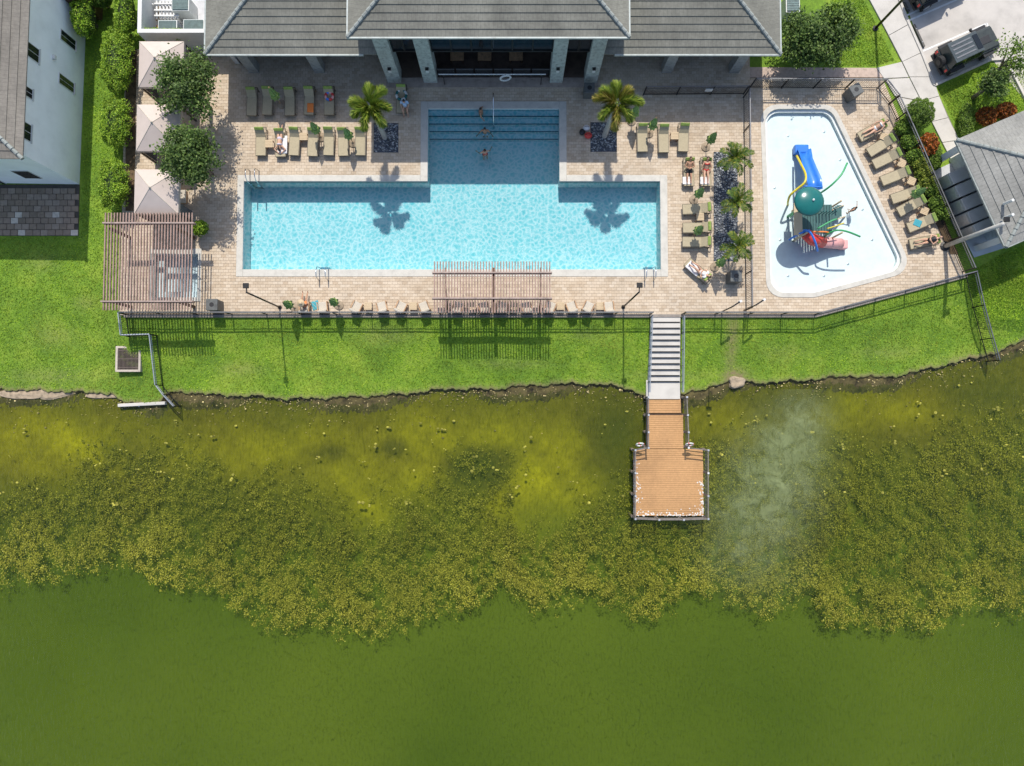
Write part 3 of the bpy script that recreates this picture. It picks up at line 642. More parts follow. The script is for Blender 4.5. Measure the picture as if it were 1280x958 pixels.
MB().bb(xl, xr, by, by+.3, -.05, zE-.1).build('rear_wall', MT['dark'], club)
MB().bb(xl-.02, xl+.28, cy+.92, by+7, -.05, zE-.1).build('side_wall', MT['stone'], club); MB().bb(xr-.28, xr+.02, cy+.92, by+7, -.05, zE-.1).build('side_wall', MT['stone'], club)
MB().bb(xl, xr, by+6.7, by+7, -.05, zE-.1).build('north_wall', MT['stone'], club)
MB().bb(mx0+.15, mx1-.15, my0+.1, my0+11.8, zE-.12, zE-.04).build('soffit', M_('soffit', (.10, .09, .08), .8), club)
MB().bb(xl-.1, xr+.1, cy-.32, cy+.35, -.2, .045).build('porch_step', M_('porch_paver', (.34, .28, .23), .85, .15, 3), club)
MB().bb(xl+.3, xr-.3, cy+.36, by, -.2, .06).build('porch_floor', M_('porch_dark', (.10, .07, .05), .7, .3, 2), club)
w_ = (cxs[2][0]-cxs[1][1])/6
for i in range(6): g_ = MB().bb(cxs[1][1]+i*w_+.06, cxs[1][1]+(i+1)*w_-.06, cy+.42, cy+.45, .08, 1.0).build('low_glass_panel', MT['glassdark'], club); MB().bb(cxs[1][1]+i*w_+.05, cxs[1][1]+(i+1)*w_-.05, cy+.40, cy+.47, 1.0, 1.05).build('top_rail', MT['rail'], g_)
for a, b_, n_ in ((cxs[0][1], cxs[1][0], 2), (cxs[1][1], cxs[2][0], 6), (cxs[2][1], cxs[3][0], 2)):   # transom panes over the openings
    w_ = (b_-a)/n_; z0, z1 = 3.65, 5.1
    fr_ = MB()
    for i in range(n_+1): fr_.bb(max(a, a+i*w_-.05), min(b_, a+i*w_+.05), cy+.3, cy+.45, z0, z1)
    fr_.bb(a, b_, cy+.29, cy+.46, z0-.14, z0); fr_.bb(a, b_, cy+.29, cy+.46, z1, zE-.14)
    f_ = fr_.build('transom_frame', MT['bronze'], club)
    for i in range(n_): MB().bb(a+i*w_+.05, a+(i+1)*w_-.05, cy+.36, cy+.39, z0, z1).build('pane', MT['glassdark'], f_)
    for i in range(n_): MB().bb(a+i*w_+.06, a+(i+1)*w_-.06, by-.06, by-.01, .15, 2.6).build('glass_door', MT['glassdark'], club)
    for i in range(n_+1): MB().bb(a+i*w_-.05, a+i*w_+.05, by-.09, by-.004, 0.05, 2.7).build('door_frame', MT['brown_trim'], club)
for u, lb in ((572, 'brown bench in the clubhouse porch, nearest the swim ring lounger'), (606, 'brown bench in the middle of the clubhouse porch'), (645, 'brown bench in the clubhouse porch, nearest the planter bin')):
    c_ = P(u, 88); t_ = thing('porch_bench', (c_.x, cy+1.6, .06), lb, 'bench', 'benches in the clubhouse porch')
    MB().bb(c_.x-.45, c_.x+.45, cy+1.3, cy+1.9, .42, .52).build('seat', MT['wood'], t_, bevel=.02)
    for sx in (-.38, .38):
        for sy in (1.36, 1.84): MB().bb(c_.x+sx-.04, c_.x+sx+.04, cy+sy-.04, cy+sy+.04, .06, .425).build('leg', MT['brown_trim'], t_)
for x0_, x1_, cs in ((wx0+.5, xl, (318, 400)), (xr, wx1-.5, (833, 917))):       # wings: porch columns, dark glazed rear
    wb = wy0+.55
    for u in cs:
        c_ = P(u, 89); MB().bb(c_.x-.33, c_.x+.33, wb, wb+.62, -.05, zV-.1).build('porch_column', M_('porch_column', (.30, .30, .28), .8, .2, 5), club, bevel=.015)
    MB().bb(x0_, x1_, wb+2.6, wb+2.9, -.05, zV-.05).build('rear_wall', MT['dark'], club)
    MB().bb(x0_-.3, x1_, wb+.1, wb+9.5, zV-.13, zV-.05).build('porch_ceiling', M_('porch_ceiling', (.12, .11, .10), .8), club)
    n_ = 5; w_ = (x1_-x0_)/n_
    for i in range(n_): MB().bb(x0_+i*w_+.15, x0_+(i+1)*w_-.15, wb+2.54, wb+2.59, .2, 2.5).build('glass_door', MT['glassdark'], club)
MB().bb(wx0+.5, wx0+.8, wy0+1.2, wy0+10, -.1, zV-.05).build('side_wall', MT['white'], club); MB().bb(wx1-.8, wx1-.5, wy0+3.2, wy0+10, -.1, zV-.05).build('side_wall', MT['white'], club)
# ---- white house on the left
e0, e1 = P(98, 230), P(105.5, 46); ax = (e1-e0).normalized(); nx_ = Vector((ax.y, -ax.x, 0)); hz_ = 6.0
house = thing('white_house', (e0.x-4, e0.y+5, -.1), 'white stucco two-storey house with dark windows and brown tiled roof', 'house')
Mh = Matrix.Translation(e0) @ Matrix(((-nx_.x*-1, ax.x, 0, 0), (nx_.y, ax.y, 0, 0), (0, 0, 1, 0), (0, 0, 0, 1)))
Lh = (e1-e0).length
def HT(x, y, z): return e0+nx_*x+ax*y+Vector((0, 0, z))
def hbox(x0_, x1_, y0_, y1_, z0_, z1_, name, mat, par):
    pts = [HT(x, y, z) for z in (z0_, z1_) for y in (y0_, y1_) for x in (x0_, x1_)]
    return MB().add(pts, [(0, 2, 3, 1), (4, 5, 7, 6), (0, 1, 5, 4), (2, 6, 7, 3), (0, 4, 6, 2), (1, 3, 7, 5)]).build(name, mat, par)
hbox(-12, 0, 0, 16, -.3, hz_-.05, 'wall', MT['stucco'], house)
Mroof = Matrix.Translation(e0) @ Matrix(((nx_.x, ax.x, 0), (nx_.y, ax.y, 0), (0, 0, 1))).to_4x4()
# roof: ridge runs along the local y axis, so swap axes through the matrix
Msw = Mroof @ Matrix(((0, 1, 0, 0), (1, 0, 0, 0), (0, 0, 1, 0), (0, 0, 0, 1)))
ov = .5
hip_roof(house, -ov, 16+ov, -12-ov, ov, hz_, R(19), .42, MT['tile3'], MT['cap'], (1, 1), Msw)
hbox(-12-ov+.1, ov-.1, -ov+.1, 16+ov-.1, hz_-.1, hz_-.03, 'soffit', MT['white'], house)
def winE(u0, v0, u1, v1):                    # window on the east wall, two opposite corners in the photo
    a, b_ = PW(u0, v0, e0, nx_), PW(u1, v1, e0, nx_); ya, yb = sorted([(a-e0).dot(ax), (b_-e0).dot(ax)]); za, zb_ = sorted([a.z, b_.z])
    f_ = hbox(-.05, .04, ya-.05, yb+.05, za-.05, zb_+.05, 'window', MT['white'], house)
    hbox(-.04, .052, ya, (ya+yb)/2-.02, za, zb_, 'pane', MT['glassdark'], f_); hbox(-.04, .052, (ya+yb)/2+.02, yb, za, zb_, 'pane', MT['glassdark'], f_)
    hbox(0, .10, ya-.1, yb+.1, za-.12, za-.052, 'sill', MT['white'], f_)
def winEh(vc, dv, z0_, z1_):
    y_ = (PW(90, vc, e0, nx_)-e0).dot(ax); f_ = hbox(-.05, .04, y_-dv/2-.05, y_+dv/2+.05, z0_-.05, z1_+.05, 'window', MT['white'], house)
    hbox(-.04, .052, y_-dv/2, y_+dv/2, z0_, z1_, 'pane', MT['glassdark'], f_)
winE(76, 37, 93, 63); winE(74, 92, 91, 116)
for u0, v0, u1, v1 in ((31, 50, 47, 79), (29, 106, 39, 124), (27, 151, 37, 177)): winE(u0, v0, u1, v1)
sN = Vector((-ax.x, -ax.y, 0))
for u0, u1, v0, v1 in ((14, 52, 213.5, 222.5), (-22, 9, 218, 230)):
    a, b_ = PW(u0, v0, e0, sN), PW(u1, v1, e0, sN); xa, xb = sorted([(a-e0).dot(nx_), (b_-e0).dot(nx_)]); za, zb_ = sorted([a.z, b_.z])
    f_ = hbox(xa-.05, xb+.05, -.04, .05, za-.05, zb_+.05, 'window', MT['white'], house); hbox(xa, xb, -.052, .04, za, zb_, 'pane', MT['glassdark'], f_)
q = PW(66, 72, e0, nx_); y_ = (q-e0).dot(ax); hbox(0, .18, y_-.12, y_+.12, q.z-.1, q.z+.1, 'wall_vent', MT['white'], house)
# side porch with its little tiled roof
ya = (P(105, 26)-e0).dot(ax); hbox(-.1, 1.2, ya+.1, ya+3.5, 2.55, 2.7, 'porch_slab', M_('porch_clay', (.50, .32, .22), .8), house)
hbox(.001, 1.1, ya+.12, ya+3.4, -.3, 2.54, 'porch_wall', MT['brown_trim'], house)
# patio of stone pavers in the house's shade
pat = bpy.data.objects.new('patio', None); COL.objects.link(pat); tag(pat, kind='structure'); WL[pat.name] = Vector((0, 0, 0))
pr = rect(-60, 231, 98, 295, -.1); a, b_, c_, d_ = aabb(pr)
MB().bb(a, b_, c_, d_, -.3, -.085).build('patio_base', M_('patio_joint', (.07, .06, .05), .95), pat)
pw, phh = .50, .40; shared = {}
for j in range(int((d_-c_)/phh)):
    for i in range(int((b_-a)/pw)):
        x = b_-pw*(i+.5)-(.25 if j % 2 else 0); y = c_+phh*(j+.5)
        if x < a+.3: continue
        key = random.randrange(6)
        if key not in shared:
            o = MB().box((0, 0, 0), (pw-.03, phh-.03, .06)).build('stone_paver', M_('patio_paver_%d' % key, ((.24, .18, .13), (.28, .215, .16), (.21, .16, .115), (.26, .195, .145), (.30, .235, .18), (.55, .48, .40))[key], .85, .15, 5, .003), pat, bevel=.012); shared[key] = o
        elif key == 5 and random.random() < .65: o = shared.get(0, shared[key]).copy(); COL.objects.link(o)
        else: o = shared[key].copy(); COL.objects.link(o)
        o.location = (x, y, -.07+random.uniform(0, .008))
# ---- service yard beside the clubhouse
y0_, y1_ = P(200, 41, 2.2).y, P(200, 0, 2.2).y+6; xa, xb = P(172, 20, 2.2).x, wx0+.4
yard = thing('service_yard', ((xa+xb)/2, y0_+2, -.1), 'white walled equipment yard beside the clubhouse', 'wall')
MB().bb(xa, xb, y0_, y0_+.25, -.3, 2.2).build('wall', MT['white'], yard); MB().bb(xa, xa+.25, y0_+.25, y1_, -.3, 2.2).build('wall', MT['white'], yard)
MB().bb(xa+.25, xb, y0_+.25, y1_, -.25, -.02).build('floor_slab', M_('yard_slab', (.55, .55, .56), .9, .15, 1), yard)
def condenser(name, x0_, x1_, yy0, yy1, h, label):
    th = thing(name, ((x0_+x1_)/2, (yy0+yy1)/2, 0), label, 'equipment', 'equipment in the service yard')
    MB().bb(x0_, x1_, yy0, yy1, -.02, h-.05).build('casing', MT['plastic'], th); MB().bb(x0_+.06, x1_-.06, yy0+.06, yy1-.06, h-.05, h+.01).build('top_grille', M_('teal_grille', (.10, .17, .165), .5, .3, 6), th)
    B = MB()
    for i in range(9): B.bb(x0_+.07, x1_-.07, yy0+.1+(yy1-yy0-.2)*i/8-.012, yy0+.1+(yy1-yy0-.2)*i/8+.012, h+.01, h+.03)
    B.build('grille_bars', M_('grille_bar', (.16, .22, .21), .5), th)
def at(u, v, z): p = P(u, v, z); return p.x, p.y
for u0, u1, v0, v1, lb in ((197, 221, 25, 38, 'pale equipment cabinet with teal top grille at the yard corner side'), (228.5, 255, 24, 38, 'pale equipment cabinet with teal top grille against the clubhouse wall'), (214, 236, -4, 13, 'darker teal-topped equipment cabinet among the yard pipes')):
    a = P(u0, v1, 1.3); b_ = P(u1, v0, 1.3); condenser('equipment_cabinet', a.x, b_.x, a.y, b_.y, 1.3, lb)
pr_ = thing('pipe_rack', (*at(205, 12, 0), 0), 'white rack of plumbing pipes standing in the service yard', 'pipes')
for i in range(7):
    u = 196+i*4.3; a, b_ = P(u, 23, .8), P(u, 2, .8); MB().tube([a-Vector((0, 0, .8)), a, b_, b_-Vector((0, 0, .8))], .07, 8).build('pipe', MT['white'], pr_)
for v in (20, 13, 5): MB().beam(P(193, v, .9), P(224, v, .9), .1, .1).build('crossbar', MT['white'], pr_)
tk = P(184, 4, .8); t_ = thing('filter_tank', (*tk[:2], -.02), 'dark round filter tank beside the yard wall', 'tank'); MB().lathe((tk.x, tk.y, -.02), [(.3, 0), (.34, .1), (.34, .7), (.2, .9), (.05, .95)], 14).build('tank_body', M_('tank', (.06, .09, .11), .4), t_, True); MB().tube([(tk.x, tk.y, .9), (tk.x+.1, tk.y, 1.0), (tk.x+.5, tk.y-.2, 1.0), (tk.x+.5, tk.y-.2, 0)], .04, 6).build('hose', MT['white'], t_)
cp = P(192, 17, .3); t_ = thing('crate', (*cp[:2], -.02), 'clay-coloured crate in the service yard', 'crate')
MB().bb(cp.x-.3, cp.x+.25, cp.y-.5, cp.y+.6, -.02, .36).build('crate_body', MT['tan'], t_); MB().bb(cp.x-.32, cp.x+.27, cp.y-.52, cp.y+.62, .36, .41).build('lid', MT['wood'], t_); t_ = thing('pump', (cp.x, cp.y-.9, -.02), 'rusty red-brown pump at the yard wall corner', 'pump'); MB().bb(cp.x-.2, cp.x+.35, cp.y-1.15, cp.y-.6, -.02, .1).build('base_plate', MT['galv'], t_); MB().tube([(cp.x-.1, cp.y-.7, .25), (cp.x+.2, cp.y-.9, .25), (cp.x+.25, cp.y-1.1, .1)], .12, 8).build('pump_body', M_('rust', (.32, .14, .06), .8, .4), t_)
a = P(983, 15, 1.2); b_ = P(1000, -6, 1.2); condenser('equipment_cabinet', a.x, b_.x, a.y, b_.y, 1.2, 'grey equipment cabinet tucked between the clubhouse and the round trees')
# ---- pavilion on the right
A, Bc = P(1195, 175, 3.0), P(1257, 309, 3.0); av = (Bc-A).normalized(); outn = Vector((-av.y, av.x, 0))   # along the west eave; outn points inward (east)
if outn.x < 0: outn = -outn
Lw = (Bc-A).length
pav = thing('pavilion', (*(A+av*Lw/2+outn*4)[:2], -.1), 'mail pavilion with light grey hip roof beside the walkway', 'pavilion')
Mp = Matrix(((outn.x, -av.x, 0, Bc.x), (outn.y, -av.y, 0, Bc.y), (0, 0, 1, 0), (0, 0, 0, 1)))   # local x inward, local y from Bc to A
hip_roof(pav, 0, 13, 0, Lw, 3.0, R(20), .46, MT['tile2'], MT['cap'], (1, 1), Mp)
def pbox(x0_, x1_, y0_, y1_, z0_, z1_, name, mat, par):
    pts = [Mp @ Vector((x, y, z)) for z in (z0_, z1_) for y in (y0_, y1_) for x in (x0_, x1_)]
    return MB().add(pts, [(0, 2, 3, 1), (4, 5, 7, 6), (0, 1, 5, 4), (2, 6, 7, 3), (0, 4, 6, 2), (1, 3, 7, 5)]).build(name, mat, par)
pbox(.15, 12.8, .15, Lw-.15, 2.84, 2.95, 'soffit', MT['white'], pav); pbox(1.3, 12, .7, Lw-.7, -.2, 2.84, 'wall', M_('pav_wall', (.45, .5, .53), .8), pav)
for y_ in (.5, Lw-.5): pbox(.3, .7, y_-.2, y_+.2, -.2, 2.84, 'column', MT['white'], pav)
g_ = MB(); g_.beam(Mp @ Vector((-.05, 0, 2.97)), Mp @ Vector((-.05, Lw, 2.97)), .1, .12); g_.beam(Mp @ Vector((0, -.05, 2.97)), Mp @ Vector((13, -.05, 2.97)), .1, .12); g_.build('gutter', MT['cap'], pav)
for u, v in ((1262, 252), (1262, 270)):
    q = P(u, v, 3.9); MB().tube([q-Vector((0, 0, .5)), q+Vector((0, 0, .3))], .09, 10).build('vent_pipe', MT['white'], pav)
mc = thing('mail_cabinets', (*P(1208, 255)[:2], -.06), 'row of grey mail cabinets under the pavilion eave', 'mailbox')
for i in range(5):
    q = P(1190+i*7.6, 222+i*16.2, 1.7); M4 = Matrix.Translation((q.x+.15, q.y, 0)) @ Mp.to_3x3().to_4x4()
    pts = [M4 @ Vector((x, y, z)) for z in (-.06, 1.7) for y in (-.40, .40) for x in (-.2, 1.2)]
    c_ = MB().add(pts, [(0, 2, 3, 1), (4, 5, 7, 6), (0, 1, 5, 4), (2, 6, 7, 3), (0, 4, 6, 2), (1, 3, 7, 5)]).build('cabinet', MT['bluegrey'], mc, bevel=.03)
    pts = [M4 @ Vector((x, y, z)) for z in (.2, 1.5) for y in (-.34, .34) for x in (-.215, -.195)]
    MB().add(pts, [(0, 2, 3, 1), (4, 5, 7, 6), (0, 1, 5, 4), (2, 6, 7, 3), (0, 4, 6, 2), (1, 3, 7, 5)]).build('locker_door', MT['galv'], c_)
# ------------------------------------------------------------ walks, parking
walk = bpy.data.objects.new('sidewalk', None); COL.objects.link(walk); tag(walk, kind='structure'); WL[walk.name] = Vector((0, 0, 0))
def slab(L_, z1=-.03, m_=None): MB().prism(px(L_, z1), -.35, z1).build('concrete_slab', m_ or MT['concrete'], walk, bevel=.012)
MB().prism(px([(1081, -12), (1117, -12), (1163, 96), (1199, 175), (1222, 205), (1196, 213), (1137, 96)], -.07), -.36, -.075).build('slab_joint', M_('joint', (.22, .2, .17), .9), walk)
wl_, wr_ = ((1077, -10), (1222, 293)), ((1117, -10), (1262, 293))            # walk runs down to the pavilion
def lp(a, b_, t): return (a[0]+(b_[0]-a[0])*t, a[1]+(b_[1]-a[1])*t)
el = [(1081, -12), (1111, 44), (1128, 77), (1137, 96), (1152, 126), (1165, 152), (1178, 178), (1196, 213)]
er = [(1120, -12), (1138, 29), (1153, 65), (1166, 96), (1174, 120), (1185, 147), (1199, 175), (1222, 205)]
for i in range(7):
    a, b_, c2, d2 = el[i], er[i], er[i+1], el[i+1]; g_ = .018
    slab([lp(a, d2, g_), lp(b_, c2, g_), c2, d2])
for a in ([(1096, 84), (1122, 74), (1150, 140), (1122, 120), (1104, 97)], [(1110, 79), (1126, 75), (1134, 93), (1118, 100)]): pass
slab([(1096, 85), (1127, 77.5), (1136, 96.5), (1105, 98)]); slab([(1106, 99), (1136.5, 97.5), (1151, 126), (1119, 120)]); slab([(1120, 121), (1151, 127), (1130, 142)])
slab([(1163, 216), (1197, 200), (1210, 200), (1256, 310), (1218, 322)], -.06, M_('pad_concrete', (.50, .51, .52), .85, .08, 1))
slab([(930, 84), (1095, 85), (1104, 97), (930, 97)], -.035, M_('walk_clay', (.47, .36, .29), .85, .15, 4))
lot = MB().prism(px([(1120, -30), (1330, -120), (1420, 100), (1300, 150), (1240, 74), (1168, 107)], -.10), -.4, -.10).build('parking_lot', M_('lot_surface', (.49, .455, .41), .95, .16, .45, .004)); tag(lot, kind='structure')
mk = bpy.data.objects.new('parking_marking', None); COL.objects.link(mk); tag(mk, kind='structure'); WL[mk.name] = Vector((0, 0, 0))
def line(a, b_, w_=.12):
    MB().beam(P(*a, -.096), P(*b_, -.096), w_, .008).build('painted_line', M_('marking_paint', (.72, .71, .68), .8, .1, 5) if 'marking_paint' not in bpy.data.materials else bpy.data.materials['marking_paint'], mk)
line((1149, 66), (1233, 30)); line((1131, 28), (1200, -2)); line((1128, 22), (1185, -4)); line((1233, 29), (1238, 40))
kb = MB()
for a, b_ in zip([(1116, -20), (1135, 28), (1151, 64), (1168, 107), (1238, 75), (1252, 74), (1266, 92), (1290, 140)][:-1], [(1135, 28), (1151, 64), (1168, 107), (1238, 75), (1252, 74), (1266, 92), (1290, 140)]): kb.beam(P(*a, -.04), P(*b_, -.04), .16, .16)
tag(kb.build('kerb', MT['concrete']), kind='structure')
for (a, b_), lb in (((((1142, 31), (1155, 59))), 'concrete wheel stop in the bay beside the parked off-roader'), ((((1128, 0), (1136, 15))), 'concrete wheel stop in front of the second parked car')):
    p, q = P(*a, -.03), P(*b_, -.03); t_ = thing('wheel_stop', ((p+q)/2)-Vector((0, 0, .08)), lb, 'wheel stop', 'wheel stops in the parking bays')
    MB().beam(p, q, .14, .14).build('stop_bar', M_('dark_rubber', (.10, .095, .085), .8), t_, bevel=.02)
    for f_ in (.2, .8): c_ = p.lerp(q, f_); MB().lathe((c_.x, c_.y, .035), [(.02, 0), (.03, .025)], 8).build('anchor_bolt', MT['galv'], t_)
# ------------------------------------------------------------ fences, lamps, pergolas
def fence(label, pts, h=1.35, gap=.12, zf=None, name='metal_fence', postgap=2.3, cat='fence', railm=None, grp=None):
    """pts: px list of the base line; zf gives the ground level at a point"""
    W = [P(u, v, z) for u, v, z in pts]; th = thing(name, (W[0]+W[-1])/2, label, cat, grp)
    tr, brl, pk = MB(), MB(), MB()
    for a, b_ in zip(W[:-1], W[1:]):
        d = b_-a; ln = Vector((d.x, d.y, 0)).length
        up = Vector((0, 0, 1)); tr.beam(a+up*h, b_+up*h, .06, .05); tr.beam(a+up*(h-.22), b_+up*(h-.22), .035, .035); brl.beam(a+up*.12, b_+up*.12, .04, .04)
        n_ = max(1, round(ln/postgap))
        for i in range(n_+1):
            if i == 0 and a is not W[0]: continue
            p = a.lerp(b_, i/n_); MB().box(p+up*(h/2+.02-.15), (.07, .07, h+.3)).build('post', MT['bronze'], th)
        m_ = int(ln/gap)
        for i in range(1, m_):
            p = a.lerp(b_, i/m_); pk.beam(p+up*.12, p+up*h, .018, .018)
    tr.build('top_rail', railm or MT['rail'], th); brl.build('bottom_rail', MT['bronze'], th); tag(pk.build('pickets', MT['bronze'], th), kind='stuff')
    return th
fence('long dark metal fence along the deck edge above the lake lawn, left of the stairs', [(160, 393.5, 0), (812, 393.5, 0)], 1.2)
fence('dark metal fence along the deck edge from the dock stairs to the pavilion corner', [(852, 393.5, 0), (1018, 393.5, 0), (1207, 343.5, 0)], 1.2)
fence('dark picket fence between the pebble bed palms and the wading pool', [(929, 122, 0), (932, 388, 0)], 1.35)
fence('dark mesh fence in front of the clubhouse right wing', [(804, 119, 0), (929, 118, 0)], 1.2, .09)
fence('dark fence between the clay walk and the wading pool', [(937, 110, 0), (1096, 111, 0), (1111, 130, 0)], 1.35)
fence('dark fence behind the angled loungers along the walkway', [(1111, 131, 0), (1120, 150, 0), (1203, 340, 0)], 1.35)
gp = lambda u, v: (u, v, gzf(*P(u, v, -.6)[:2]))
fence('dark fence stepping down the lawn from the pavilion into the lake', [gp(1206, 345), gp(1215, 385), gp(1226, 425), (1234, 452, -1.4)], 1.25, .12)
fence('short fence around the lawn corner by the storm drain', [(159, 394, -.15), gp(162, 421), gp(197, 420), gp(204, 482)], 1.1, .12, railm=MT['galv'])
fence('grey metal fence end reaching over the bank beside the concrete headwall', [gp(204, 482), gp(213, 494), (226, 508, -1.45)], 1.05, .12, railm=MT['galv'])
sg = thing('rules_sign', P(882, 117.5, .55), 'small white rules sign on the mesh fence by the clubhouse', 'sign'); q = P(882, 118.6); MB().bb(q.x-.24, q.x+.24, q.y-.07, q.y-.03, .6, .95).build('sign_board', MT['white'], sg); MB().bb(q.x-.03, q.x+.03, q.y-.05, q.y+.02, .5, .95).build('bracket', MT['galv'], sg)
# deck lamps
def lamp(u, v, h, label, r=.06, m_=None, headd=(0, -.28), z=0.0, name='lamp_post', head=True):
    b_ = P(u, v, z); th = thing(name, b_, label, 'lamp post', 'lamp posts')
    MB().lathe(b_, [(r*2.2, 0), (r*2.2, .06), (r*1.3, .1)], 10).build('base_plate', MT['bronze'], th); MB().tube([b_, b_+Vector((0, 0, h))], [r, r*.8], 10).build('pole', m_ or MT['bronze'], th, True)
    t_ = b_+Vector((0, 0, h)); hd = Vector((headd[0], headd[1], 0))
    if head:
        MB().beam(t_-Vector((0, 0, .05)), t_+hd-Vector((0, 0, .05)), .06, .06).build('arm', m_ or MT['bronze'], th)
        f_ = MB().box(t_+hd*1.3, (.34, .30, .10)).build('lamp_head', MT['bronze'], th, bevel=.02); MB().box(t_+hd*1.3-Vector((0, 0, .055)), (.26, .22, .02)).build('lens', MT['white'], f_)
    return th
lamp(350, 384.5, 5.9, 'dark lamp post at the deck edge beside the closed umbrellas', headd=(-.03, .3))
lamp(779, 384, 5.9, 'dark lamp post at the deck edge near the dock stairs', headd=(.02, .3))
lamp(1094, 36, 7.0, 'tall dark street lamp post on the lawn beside the sidewalk', .09, z=-.12)
lp_ = lamp(1181, 308, 5.6, 'thick pale concrete lamp post at the deck corner by the pavilion', .15, M_('pale_pole', (.42, .41, .38), .7), headd=(.15, .2))
for u, v, lb in ((902, 390, 'short camera post on the lake fence, next to the stairs'), (930, 388, 'short camera post on the lake fence where the picket fence meets it')):
    b_ = P(u, v); th = thing('camera_post', b_, lb, 'camera post', 'camera posts on the fence'); MB().tube([b_, b_+Vector((0, 0, 2.3))], .045, 8).build('pole', MT['bronze'], th); MB().beam(b_+Vector((0, 0, 2.3)), b_+Vector((.45, .3, 2.35)), .09, .09).build('arm', MT['bronze'], th); MB().box(b_+Vector((.5, .33, 2.3)), (.2, .14, .12), R(30)).build('camera_body', MT['white'], th)
# pergolas
def pergola(label, u0, u1, v0, v1, z, n_, beams, posts, purlins=True):
    a, b_ = P(u0, v1, z), P(u1, v0, z); th = thing('pergola', ((a.x+b_.x)/2, (a.y+b_.y)/2, 0), label, 'pergola')
    w_ = b_.x-a.x
    for i in range(n_):
        x = a.x+w_*(i+.5)/n_; MB().bb(x-.036, x+.036, a.y, b_.y, z-.085, z).build('slat', MT['perg'], th)
    for v in beams:
        y = P(600, v, z).y; MB().bb(a.x-.05, b_.x+.05, y-.06, y+.06, z-.30, z-.088).build('beam', MT['perg'], th)
        if purlins: MB().bb(a.x-.05, b_.x+.05, y-.045, y+.045, z+.003, z+.075).build('purlin', M_('purlin', (.33, .25, .21), .7, .2, 3), th)
    for u, v in posts:
        q = P(u, v); MB().bb(q.x-.08, q.x+.08, q.y-.08, q.y+.08, -.02, z-.29).build('post', MT['brown_trim'], th)
    return th, a, b_
pergola('brown slatted pergola over the spa', 127, 242, 266, 388, 2.75, 30, (279, 377), [(164, 298), (164, 384), (243, 298), (243, 384)])
pg, a, b_ = pergola('brown slatted pergola leaning over the pool edge from the lake fence', 541, 689, 327, 391, 2.75, 41, (341, 373), [])
for u in (557, 617, 676):
    t1, t0 = P(u, 340, 2.52), P(u, 388, 2.52); bs = Vector((t0.x, P(u, 388).y, 0))
    MB().beam(t0-Vector((0, .2, .0)), t1+Vector((0, .25, 0)), .11, .17).build('cantilever_arm', MT['brown_trim'], pg); MB().box(bs+Vector((0, 0, 1.2)), (.16, .16, 2.44)).build('post', MT['brown_trim'], pg)
    MB().beam(bs+Vector((0, .05, 1.5)), t1+Vector((0, -.6, -.05)), .08, .12).build('brace', MT['brown_trim'], pg)
# cabanas
def cabana(u0, v0, u1, v1, lb):
    z = 2.35; a, b_ = P(u0, v1, z), P(u1, v0, z); cx, cy_ = (a.x+b_.x)/2, (a.y+b_.y)/2; th = thing('cabana', (cx, cy_, 0), lb, 'cabana', 'canvas cabanas in a row')
    top = Vector((cx, cy_, z+.85)); c_ = [Vector((a.x, a.y, z)), Vector((b_.x, a.y, z)), Vector((b_.x, b_.y, z)), Vector((a.x, b_.y, z))]
    for i in range(4): MB().add([c_[i], c_[(i+1) % 4], top], [(0, 1, 2)]).build('canopy_panel', MT['canvas'], th)
    for i in range(4):
        p, q = c_[i], c_[(i+1) % 4]; MB().add([p, q, q-Vector((0, 0, .25)), p-Vector((0, 0, .25))], [(3, 2, 1, 0)]).build('valance', MT['canvas'], th)
        MB().tube([p, top], .02, 6).build('hip_seam', MT['cushion'], th)
        k = Vector((cx, cy_, 0)); pb = (p-k)*.95; MB().box((k.x+pb.x, k.y+pb.y, z/2-.02), (.1, .1, z)).build('post', MT['bronze'], th)
    MB().lathe(top, [(.06, -.05), (.08, 0), (.02, .1)], 8).build('finial', MT['cushion'], th)
    for s_ in (-1, 1):
        B = MB(); pts = []
        for k_ in range(9): pts.append((cx+s_*((b_.x-a.x)/2*.93-.04-.03*(k_ % 2)), a.y+.12+k_*.09))
        for p, q in zip(pts[:-1], pts[1:]): B.add([(*p, .05), (*q, .05), (*q, z-.1), (*p, z-.1)], [(0, 1, 2, 3)])
        B.build('curtain', M_('curtain_%d_%d' % (s_, int(v0)), (.16, .15, .14), .9), th)
    t2 = thing('daybed', (cx, cy_+.3, 0), lb.replace('beige canvas cabana', 'cushioned daybed inside the cabana'), 'daybed', 'daybeds in the cabanas'); MB().bb(cx-.9, cx+.9, cy_-.1, cy_+.75, .22, .42).build('mattress', MT['cushion'], t2, bevel=.04); MB().bb(cx-.88, cx+.88, cy_-.08, cy_+.73, 0, .22).build('bed_base', MT['wood'], t2)
cabana(173, 52, 230, 109, 'beige canvas cabana next to the equipment yard hedge'); cabana(170, 131, 226, 189, 'beige canvas cabana between two others in its row'); cabana(167.5, 212, 224, 268, 'beige canvas cabana next to the spa pergola')
